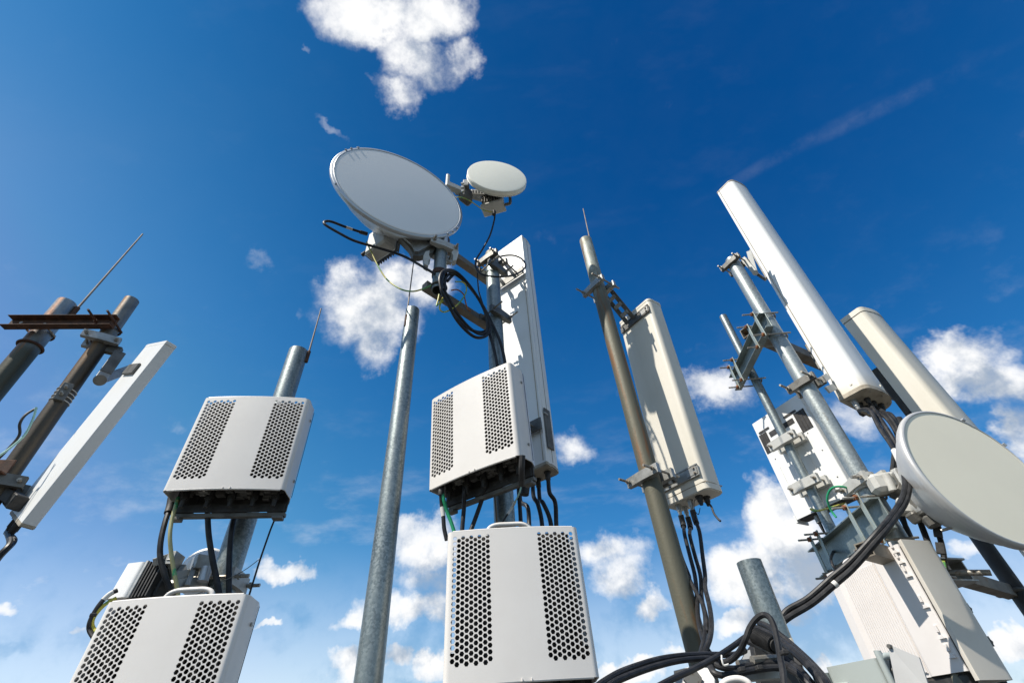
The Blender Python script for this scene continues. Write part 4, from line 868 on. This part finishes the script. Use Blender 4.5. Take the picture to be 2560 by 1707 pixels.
# ------------------------------------------------------------------ cables
def zc3(pts): return Z(1040, 880, 3.4075, pts)
for nm, pts, r, mt, lab, ex in (
    (0, [(215, 1130, 1.85), (212, 1190, 1.83), (218, 1290, 1.84), (232, 1400, 1.84), (240, 1500, 1.84), (262, 1600, 1.84)], .008, BLACK, 'leftmost black jumper with white tape under the sideways unit', [('plug', .05, .28, .0115, RUBBER), ('tape', .48, .6, .0088, TAPE)]),
    (1, [(212, 1120, 1.86), (228, 1220, 1.83), (262, 1350, 1.84), (300, 1450, 1.84), (335, 1560, 1.84)], .0072, GREEN, 'bright green cable under the sideways unit on the middle mast', None),
    (2, [(412, 1100, 1.83), (412, 1200, 1.81), (408, 1330, 1.84), (398, 1450, 1.84), (390, 1560, 1.84)], .0085, BLACK, 'straight black jumper beside the green cable on the middle mast', None),
    (3, [(600, 1050, 1.80), (592, 1140, 1.79), (560, 1260, 1.84), (515, 1390, 1.84), (470, 1510, 1.84), (430, 1600, 1.84)], .0085, BLACK, 'black jumper bending left between the two middle perforated units', None),
    (4, [(905, 880, 1.60), (900, 1000, 1.62), (900, 1130, 1.68)], .012, RUBBER, 'thick black plug hanging from the right end of the sideways unit', None),
    (5, [(900, 1120, 1.68), (880, 1200, 1.70), (830, 1300, 1.84), (780, 1380, 1.84), (735, 1450, 1.84), (700, 1520, 1.84)], .003, TEAL, 'thin blue jumper with a silver sleeve crossing the middle mast', [('sleeve', .35, .6, .0055, TAPE), ('tail', .6, 1., .0036, BLACK)]),
    (6, [(665, 1060, 1.93), (670, 1200, 1.92), (680, 1330, 1.92), (690, 1480, 1.92)], .0042, RUSTB, 'thin brown wire running down the left side of the middle mast', None)):
    cable('cable', lab, zc3(pts), r, mt, extra=ex, group='cables under the sideways unit')
GL = [((.05, .04), [(945, 1200), (950, 1320), (965, 1480)], 'black feeder under the long white panel, second from its left'), ((.13, .04), [(1010, 1150), (1040, 1300), (1075, 1480)], 'black feeder under the long white panel, third from its left'), ((.13, .09), [(1030, 1130), (1085, 1290), (1150, 1470)], 'slanting black feeder crossing another under the long white panel'), ((.21, .06), [(1178, 1100), (1185, 1280), (1195, 1470)], 'rightmost black feeder under the long white panel')]
for (x, y), pts, lab in GL:
    e = zc3([(pts[-1][0]+15, pts[-1][1]+400, 2.1)])
    cable('feeder_cable', lab, [MG @ Vector((x, y, -.05)), MG @ Vector((x, y, -.11))]+zc3([(a, b, 2.2) for a, b in pts[1:]])+e, .0105, group='feeders of the long white panel')
cable('feeder_cable', 'black feeder just right of the middle mast', zc3([(850, 1000, 2.1), (868, 1100, 2.08), (880, 1260, 2.06), (892, 1440, 2.04), (900, 1700, 2.0)]), .0095, group='feeders of the long white panel')
t = thing('cable_gland', 'rubber weatherproof boot under the left end of the long white panel', 'cable boot', MG @ Vector((.02, .06, -.05))); MB().cyl(zc3([(930, 1130, 2.12)])[0], zc3([(925, 1215, 2.12)])[0], .024, .020, n=18).build('boot', RUBBER, t)
def bzp(pts): return Z(960, 560, 3.92, pts)
# left pole cables
for pts, r, mt, lab, ex in (
    ([(905, -20, 2.26), (890, 60, 2.25), (850, 180, 2.22), (815, 330, 2.20), (808, 470, 2.19), (845, 620, 2.18), (890, 740, 2.18), (930, 860, 2.18)], .0098, BLACK, 'black cable with lumpy plug, leftmost under the upper left unit', [('plug', .02, .22, .0145, RUBBER)]),
    ([(960, -20, 2.22), (935, 60, 2.20), (905, 170, 2.19), (890, 300, 2.18), (900, 440, 2.18), (925, 600, 2.18), (950, 740, 2.18), (965, 860, 2.18)], .0072, OLIVE, 'pale olive and green striped cable under the upper left unit', None),
    ([(1205, -10, 2.22), (1206, 90, 2.20), (1215, 280, 2.19), (1245, 480, 2.18), (1280, 650, 2.18), (1310, 820, 2.18), (1330, 900, 2.18)], .0105, BLACK, 'thick black cable in the middle under the upper left unit', None),
    ([(1460, -10, 2.25), (1450, 60, 2.24), (1410, 240, 2.22), (1392, 420, 2.22), (1385, 620, 2.21), (1385, 820, 2.20), (1390, 900, 2.19)], .0105, BLACK, 'black cable running down in front of the left pole', None),
    ([(1795, 30, 2.18), (1780, 130, 2.18), (1730, 260, 2.18), (1650, 490, 2.18), (1600, 650, 2.18), (1545, 830, 2.18)], .0036, BLACK, 'thin dark cable right of the left pole with a tapered plug', [('plug', 0., .2, .009, RUBBER)]),
    ([(1640, 495, 2.18), (1540, 570, 2.18), (1440, 630, 2.18), (1330, 680, 2.18), (1180, 760, 2.18), (1080, 800, 2.18)], .0014, BRKD, 'hair-thin wire tying the thin cable across the left pole', None),
    ([(450, 755, 2.26), (380, 790, 2.26), (310, 860, 2.26), (250, 950, 2.26), (215, 1030, 2.26), (215, 1090, 2.26), (250, 1150, 2.24)], .0075, BLACK, 'black cable looping out left behind the lower left unit', [('tape', .1, .3, .0083, TAPE)]),
    ([(440, 820, 2.26), (350, 870, 2.26), (280, 940, 2.26), (240, 1010, 2.26), (245, 1070, 2.26), (290, 1120, 2.24)], .0060, YG, 'yellow green cable looping beside the black one at lower left', None)):
    cable('cable', lab, [lz(*p) for p in pts], r, mt, extra=ex, group='cables of the left pole')
t = thing('cable_tie', 'black cable tie binding the black and yellow loops at lower left', 'cable tie', lz(240, 962, 2.22)); MB().bar(lz(215, 962, 2.22), lz(275, 962, 2.22), .008, .02).build('strap', RUBBER, t)
# cables of the two upper dishes
cable('cable', 'long black cable looping out left below the largest dish', [bz(515, 915, 1.80), bz(430, 890, 1.79), bz(300, 845, 1.78), bz(180, 800, 1.77), bz(120, 800, 1.76), bz(125, 830, 1.75), bz(250, 905, 1.74), bz(400, 980, 1.73), bz(620, 1045, 1.72), bz(850, 1120, 1.72), bz(1050, 1230, 1.69), bz(1150, 1290, 1.69)], .0075, extra=[('plug', .0, .09, .0115, RUBBER), ('tape', .14, .17, .0078, TAPE)])
cable('cable', 'yellow earth wire drooping from the left radio box to the open pipe', [bz(510, 990, 1.81), bz(560, 1100, 1.80), bz(620, 1220, 1.78), bz(700, 1340, 1.76), bz(820, 1425, 1.72), bz(930, 1450, 1.71), bz(1030, 1430, 1.70), bz(1110, 1395, 1.69)], .0040, YG)
cable('cable', 'short yellow wire from the middle bracket to the smallest dish radio', [bz(1330, 570, 1.70), bz(1400, 575, 1.72), bz(1480, 610, 1.74), bz(1560, 665, 1.78), bz(1610, 695, 1.82), bz(1700, 715, 1.84)], .0034, YG)
cable('cable', 'black cable from the smallest dish circling the top of the middle mast', [bz(1706, 730, 1.87), bz(1700, 790, 1.87), bz(1660, 930, 1.86), bz(1590, 1060, 1.85), bz(1535, 1150, 1.84), bz(1530, 1220, 1.83), bz(1575, 1285, 1.82), bz(1700, 1312, 1.82), bz(1850, 1305, 1.84), bz(1950, 1265, 1.88), bz(1993, 1210, 1.94), bz(1960, 1150, 2.0), bz(1880, 1115, 2.02), bz(1780, 1120, 2.02), bz(1700, 1150, 2.0), bz(1640, 1180, 1.97)], .0058)
loops = [[(560, 640), (545, 540), (575, 470), (640, 450), (720, 480), (820, 580), (920, 720), (990, 850), (1030, 960), (1035, 1040), (990, 1100), (900, 1110), (800, 1040), (700, 920), (620, 760), (560, 640), (570, 540)],
  [(580, 640), (560, 540), (600, 470), (680, 470), (770, 530), (870, 650), (950, 770), (1000, 880), (1020, 980), (1000, 1060), (930, 1075), (830, 1010), (720, 880), (640, 740), (590, 650)],
  [(600, 650), (600, 540), (660, 485), (740, 520), (840, 620), (930, 740), (985, 850), (1015, 960), (1030, 1060), (1070, 1200), (1100, 1330), (1110, 1390)],
  [(620, 560), (700, 490), (790, 550), (900, 690), (980, 820), (1040, 940), (1095, 1050), (1140, 1160), (1170, 1270), (1190, 1380)],
  [(560, 640), (590, 720), (670, 860), (760, 970), (860, 1040), (960, 1060), (1020, 1020), (1030, 940), (1000, 860)]]
for i, lp in enumerate(loops):
    cable('cable', ('outermost loop of the black cable coil under the largest dish', 'second loop of the black cable coil under the largest dish', 'coil cable running down the left front of the middle mast', 'coil cable running down the right front of the middle mast', 'innermost sagging loop of the black cable coil')[i], bzp([(a, b, 1.66+.28*(a-560)/560+i*.012 if a < 1040 else 1.93) for a, b in lp]), .0085, group='coil under the largest dish')
for pts, lab in (([(700, 565), (770, 570), (805, 610), (800, 680), (740, 770), (660, 835), (590, 862), (550, 840), (550, 790), (580, 750)], 'yellow green wire loop inside the black coil'), ([(540, 690), (530, 740), (515, 800), (545, 770), (585, 710)], 'short yellow wire bend at the open pipe end'), ([(660, 650), (720, 645), (780, 690), (800, 770), (820, 830), (850, 860)], 'orange brown wire along the lower slanting arm')):
    cable('cable', lab, bzp([(a, b, 1.66+.2*(a-500)/500) for a, b in pts]), .0038, YG if 'orange' not in lab else RUSTO, group='wires at the open pipe')
cable('cable', 'thin black lead down the left side of the middle mast top', bzp([(915, 480, 1.9), (920, 570, 1.92), (930, 660, 1.92), (960, 760, 1.92), (990, 850, 1.93)]), .0045)
# feeders of the cream panel
cz_ = lambda x, y, r: at(1500+x/3.92, 1100+y/3.92, r)
fz = lambda x, y, r: at(1480+x/3.92, 1380+y/3.92, r)
for x, y, pts, lab in ((.06, .035, [cz_(830, 930, 2.40), cz_(880, 1130, 2.36), cz_(930, 1330, 2.3), fz(1030, 450, 2.2), fz(1040, 640, 2.1), fz(1075, 800, 2.0), fz(1130, 950, 1.9), fz(1250, 1100, 1.8)], 'second black feeder from the left under the cream panel'),
    (.06, .085, [cz_(880, 930, 2.42), cz_(930, 1130, 2.38), cz_(985, 1330, 2.3), fz(1075, 450, 2.2), fz(1110, 620, 2.1), fz(1110, 780, 2.0), fz(1090, 900, 1.9), fz(1060, 1020, 1.8)], 'third black feeder from the left under the cream panel'),
    (.135, .035, [cz_(975, 900, 2.36), cz_(1005, 1130, 2.32), cz_(1030, 1330, 2.28), fz(1110, 350, 2.2), fz(1150, 520, 2.1), fz(1170, 680, 2.0), fz(1160, 820, 1.9), fz(1110, 960, 1.85), fz(1080, 1020, 1.8)], 'rightmost black feeder under the cream panel')):
    cable('feeder_cable', lab, [MC @ Vector((x, y, -.045)), MC @ Vector((x, y, -.10))]+pts, .0085, group='feeders of the cream panel', extra=[('boot', .02, .14, .0135, RUBBER)])
cable('feeder_cable', 'leftmost black feeder close against the rusty pole under the cream panel', [cz_(700, 800, 2.35), cz_(740, 930, 2.34), cz_(800, 1140, 2.3), cz_(870, 1320, 2.26), fz(960, 270, 2.2), fz(1020, 390, 2.15), fz(1080, 500, 2.1), fz(1120, 640, 2.05), fz(1130, 780, 2.0)], .0075, group='feeders of the cream panel')
# feeders of the tall white antenna, sweeping down to the bundle
cable('feeder_cable', 'thickest upper black feeder curving from the tall antenna down to the bundle', [MD @ Vector((.05, .05, -.07)), wz(1140, 360, 3.0), wz(1230, 520, 2.92), wz(1320, 650, 2.85), wz(1385, 770, 2.78), wz(1425, 880, 2.7), wz(1440, 1000, 2.62), wz(1410, 1120, 2.54), wz(1330, 1250, 2.45), wz(1230, 1370, 2.36), yz(480, 700, 2.34), yz(330, 830, 2.33), yz(170, 970, 2.32), yz(30, 1050, 2.31), fz(1840, 660, 2.3), fz(1700, 790, 2.28), fz(1560, 960, 2.22), fz(1450, 1160, 2.15), fz(1400, 1400, 2.1)], .0112, extra=[('sleeve', .03, .19, .009, BOLT), ('tape', .195, .24, .0145, TAPE)])
cable('feeder_cable', 'second thick feeder parallel below the sweeping one at right', [MD @ Vector((.10, .10, -.04)), wz(1260, 480, 2.96), wz(1360, 640, 2.88), wz(1430, 780, 2.78), wz(1470, 900, 2.70), wz(1475, 1020, 2.62), wz(1440, 1150, 2.54), wz(1360, 1270, 2.45), wz(1260, 1400, 2.36), yz(500, 745, 2.33), yz(350, 880, 2.32), yz(200, 1005, 2.31), yz(50, 1095, 2.30), fz(1850, 700, 2.29), fz(1720, 820, 2.27), fz(1600, 980, 2.22), fz(1500, 1180, 2.15), fz(1450, 1400, 2.1)], .0115, extra=[('tape', .58, .59, .0125, TAPE)])
for i, (a, b, pts) in enumerate(((.05, .11, [wz(1200, 400, 3.02), wz(1290, 540, 2.98), wz(1350, 640, 2.95), wz(1345, 780, 2.92), wz(1330, 930, 2.92), wz(1345, 1060, 2.95)]), (.05, .17, [wz(1250, 400, 3.05), wz(1340, 500, 3.02), wz(1390, 620, 3.0), wz(1395, 720, 2.98)]), (.10, .16, [wz(1290, 400, 3.05), wz(1370, 510, 3.02), wz(1400, 640, 3.0)]), (.06, .24, [wz(1310, 390, 3.08), wz(1385, 500, 3.05), wz(1400, 600, 3.02), wz(1385, 720, 3.0), wz(1380, 900, 3.0)]))):
    cable('feeder_cable', ('black feeder in front of the bunch behind the big dish rim', 'second black feeder in the bunch behind the big dish rim', 'third black feeder in the bunch behind the big dish rim', 'rearmost black feeder in the bunch behind the big dish rim')[i], [MD @ Vector((a, b, -.04))]+pts+[wz(1400, 1150, 3.0), wz(1430, 1300, 3.0), wz(1500, 1500, 3.0)], .0115, group='feeders of the tall antenna')
for i, pts in enumerate(([(810, 380, 3.1), (860, 470, 3.08), (900, 560, 3.05), (920, 600, 3.0)], [(890, 250, 2.95), (930, 360, 2.92), (980, 490, 2.9), (1030, 620, 2.88), (1080, 740, 2.86), (1130, 880, 2.84), (1200, 1000, 2.84), (1300, 1160, 2.84), (1400, 1310, 2.84), (1500, 1480, 2.84), (1560, 1600, 2.84)], [(1060, 450, 2.95), (1095, 540, 2.93), (1120, 640, 2.92), (1135, 760, 2.9), (1160, 880, 2.9), (1210, 980, 2.9), (1290, 1110, 2.9), (1390, 1270, 2.9), (1470, 1420, 2.9), (1540, 1600, 2.9)], [(1100, 860, 2.95), (1180, 980, 2.95), (1260, 1120, 2.95), (1370, 1290, 2.95), (1450, 1450, 2.95), (1500, 1600, 2.95)])):
    cable('cable', ('short black cable tucked behind the thick right pole', 'longest black cable slanting down behind the beige sunshield', 'black cable hanging from under the big dish past the stirrup', 'lower black cable parallel behind the beige sunshield')[i], [yz(*p) for p in pts], (.012, .0125, .011, .0115)[i], group='cables right of the thick pole')
for i, (x, y, mt) in enumerate(((1120, 735, YG), (1395, 1355, RUBBER))):
    t = thing('cable_tie', ('yellow tape wound on the cables above the stirrup', 'black cable tie low on the slanting right cables')[i], 'cable tie', yz(x, y, 2.88)); MB().bar(yz(x-22, y, 2.86), yz(x+22, y+4, 2.86), .03, .035).build('wrap', mt, t)
t = thing('cable_clips', 'dark plastic cable clips hanging below the big beige dish', 'cable clip', yz(1085, 560, 2.86))
for x, y in ((1075, 500), (1095, 620)): MB().bar(yz(x, y-40, 2.86), yz(x+12, y+40, 2.86), .03, .02).build('clip', RUBBER, t)
# ------------------------------------------------------------------ bundle at the bottom
BU = (
 ([(40, 1330, 1.20), (110, 1275, 1.22), (270, 1180, 1.28), (450, 1110, 1.34), (650, 1050, 1.40), (850, 1018, 1.46), (1050, 1003, 1.52), (1250, 1003, 1.58), (1400, 1000, 1.62), (1500, 960, 1.66)], .0125, 'uppermost black cable arching left across the bottom, from bundle to grey unit'),
 ([(140, 1330, 1.20), (240, 1260, 1.24), (430, 1180, 1.30), (640, 1110, 1.36), (830, 1065, 1.42), (1000, 1045, 1.48), (1150, 1040, 1.52), (1250, 1070, 1.56)], .0115, 'second black cable arching left just below the uppermost one'),
 ([(1260, 1080, 1.48), (1350, 1060, 1.46), (1440, 980, 1.44), (1500, 860, 1.42), (1545, 740, 1.42), (1610, 650, 1.42), (1680, 612, 1.42), (1740, 640, 1.41), (1785, 730, 1.40), (1820, 880, 1.38), (1845, 1030, 1.36), (1870, 1160, 1.34), (1885, 1330, 1.32)], .0115, 'black cable hooping over the pipe stub like an upside-down letter U'),
 ([(1530, 870, 1.72), (1620, 905, 1.70), (1720, 955, 1.66), (1830, 1010, 1.62), (1940, 1080, 1.58), (2050, 1170, 1.52), (2150, 1290, 1.46)], .017, 'thick black hose, lowest of those fanning right in front of the stub'),
 ([(1600, 745, 1.76), (1700, 790, 1.72), (1800, 840, 1.68), (1900, 910, 1.64), (2000, 990, 1.58), (2110, 1090, 1.52), (2230, 1230, 1.46), (2290, 1330, 1.44)], .019, 'thickest black hose fanning right over the ribbed one'),
 ([(1640, 695, 1.82), (1730, 730, 1.78), (1830, 800, 1.74), (1950, 900, 1.70), (2070, 1010, 1.62), (2170, 1110, 1.56), (2280, 1240, 1.50), (2330, 1330, 1.47)], .016, 'outermost dark hose on the right of the fan'),
 ([(1160, 1120, 1.50), (1200, 1180, 1.48), (1300, 1205, 1.48), (1450, 1180, 1.50), (1600, 1150, 1.52), (1750, 1130, 1.54), (1850, 1130, 1.55)], .0135, 'sagging black cable taped under the hoop, lower of a pair'),
 ([(1150, 1060, 1.54), (1250, 1120, 1.52), (1400, 1140, 1.53), (1550, 1110, 1.55), (1700, 1085, 1.57), (1850, 1090, 1.58)], .0135, 'sagging black cable under the hoop, upper of a pair'),
 ([(620, 1330, 1.24), (800, 1235, 1.30), (960, 1160, 1.36), (1120, 1080, 1.42), (1260, 1000, 1.48), (1400, 905, 1.54), (1500, 830, 1.60), (1570, 790, 1.64)], .011, 'glossy black cable slanting across the base of the rusty pole'),
 ([(1940, 1150, 1.44), (2030, 1200, 1.42), (2120, 1290, 1.40), (2160, 1340, 1.40)], .013, 'short black cable at the lower end of the fan'),
 ([(1690, 1060, 1.66), (1800, 1060, 1.62), (1900, 1100, 1.56), (2000, 1170, 1.50), (2100, 1300, 1.44)], .015, 'dark hose passing under the zinc bolts'))
for pts, r, lab in BU: cable('cable', lab, [fz(*p) for p in pts], r*(.60 if r < .0128 else .56), group='bundle at the bottom')
t = thing('ribbed_conduit', 'black ribbed conduit end poking out among the hoses', 'conduit', fz(1700, 860, 1.66))
a_, b_ = fz(1565, 800, 1.60), fz(1800, 915, 1.54)
MB().cyl(a_, b_, .014, n=18).build('core', RUBBER, t)
mb = MB(); dd_ = (b_-a_).normalized(); u_, v_ = perp(dd_)
L_ = (b_-a_).length
prof = []
for i in range(17): z = L_*(.18+i*.046); prof += [(.0165, z), (.0205, z+L_*.012), (.0205, z+L_*.026), (.0165, z+L_*.034)]
m_ = Matrix((u_, v_, dd_)).transposed().to_4x4(); m_.translation = a_; MB(m_).lathe(prof, n=24).build('ribs', RUBBER, t)
for i, (x, y) in enumerate(((1280, 1040), (1470, 1145), (1640, 1128), (1885, 980))):
    t = thing('cable_tie', ('pale cable tie loop where the arching cables cross', 'black tape wrap left on the sagging cables', 'black tape wrap right on the sagging cables', 'black cable tie on the hoop beside the stub')[i], 'cable tie', fz(x, y, 1.5), group='ties of the bottom bundle')
    if i == 0: MB().tube([fz(1270, 1010, 1.45), fz(1275, 1060, 1.44), fz(1295, 1105, 1.44), fz(1340, 1095, 1.44)], .0022, n=6).build('strap', TAPE, t)
    else: MB().bar(fz(x-10, y-22, 1.44 if i < 3 else 1.33), fz(x+6, y+24, 1.44 if i < 3 else 1.33), .014, .02).build('strap', RUBBER, t)
# brackets at the foot of the rusty pole and the stub
def gusset(name, label, P, th, mat, extra=None, group=None):
    t = thing(name, label, 'plate', P[0], group=group)
    n_ = (P[1]-P[0]).cross(P[2]-P[0]).normalized()*th; k = len(P)
    MB().add([*P, *[p+n_ for p in P]], [tuple(range(k))[::-1], tuple(range(k, 2*k))]+[(i, (i+1) % k, k+(i+1) % k, k+i) for i in range(k)]).build('plate', mat, t); return t
t = gusset('gusset_plate', 'pale grey curved plate at the foot of the rusty pole', [fz(800, 1160, 2.0), fz(935, 1125, 1.98), fz(1130, 1130, 1.95), fz(1200, 1240, 1.93), fz(1200, 1400, 1.9), fz(820, 1400, 1.95)], .01, PLATE, group='plates by the bundle')
MB().nut(fz(985, 1240, 1.93), (0, 1, 0), .028, .02).build('bolt', BOLT, t)
t = gusset('gusset_plate', 'dark angled plate beside the pale one at the rusty pole foot', [fz(805, 1165, 1.92), fz(930, 1130, 1.92), fz(940, 1180, 1.92), fz(815, 1225, 1.92)], .02, BRKD, group='plates by the bundle')
gusset('gusset_plate', 'grey slanted plate behind the hoop of cable', [fz(1430, 1130, 1.85), fz(1510, 965, 1.85), fz(1570, 945, 1.85), fz(1640, 1030, 1.85), fz(1560, 1140, 1.85)], .008, PLATE, group='plates by the bundle')
gusset('gusset_plate', 'small cream rusty-edged plate at the right foot of the stub', [fz(1900, 850, 1.98), fz(1945, 835, 1.96), fz(2010, 990, 1.96), fz(1975, 990, 1.98)], .006, CREAM, group='plates by the bundle')
t = thing('stub_bracket', 'zinc bracket with two thick bolts and a level bar under the stub', 'bracket', fz(1650, 1090, 1.7))
MB().rod(fz(1430, 1095, 1.55), fz(1700, 1075, 1.6)-fz(1430, 1095, 1.55), 0, .09, .0095).build('bolt', BOLT, t)
MB().rod(fz(1570, 1055, 1.55), fz(1800, 1035, 1.6)-fz(1570, 1055, 1.55), 0, .10, .0095, nuts=(.08,)).build('bolt', BOLT, t)
MB().bar(fz(1340, 1225, 1.55), fz(1860, 1190, 1.65), .022, .03).build('level_bar', BRK, t)
MB().bar(fz(1600, 1130, 1.8), fz(1990, 1190, 1.85), .10, .03).build('clamp_body', DARK, t)
MB().bar(fz(1850, 960, 2.05), fz(1990, 1250, 1.98), .10, .06).build('dark_casting', DARK, t)
t = thing('hidden_handle', 'pale grey rounded handle at the very bottom below the bundle', 'handle', fz(1410, 1290, 1.4))
MB().tube([fz(1250, 1350, 1.4), fz(1290, 1280, 1.4), fz(1360, 1245, 1.4), fz(1450, 1240, 1.4), fz(1530, 1275, 1.4), fz(1570, 1350, 1.4)], .007, n=12).build('grip', COVER, t)
# a lower deck bar carrying the bundle's fittings (just out of frame)
t = thing('support_rail', 'zinc rail under the cable bundle along the bottom edge', 'rail', (1.0, 1.5, 1.35)); MB().box((.35, 1.46, 1.30), (1.75, 1.54, 1.36)).build('rail', BEAM, t)
for x in (.45, 1.65): MB().box((x-.03, 1.47, 0), (x+.03, 1.53, 1.2995)).build('leg', BEAM, t)
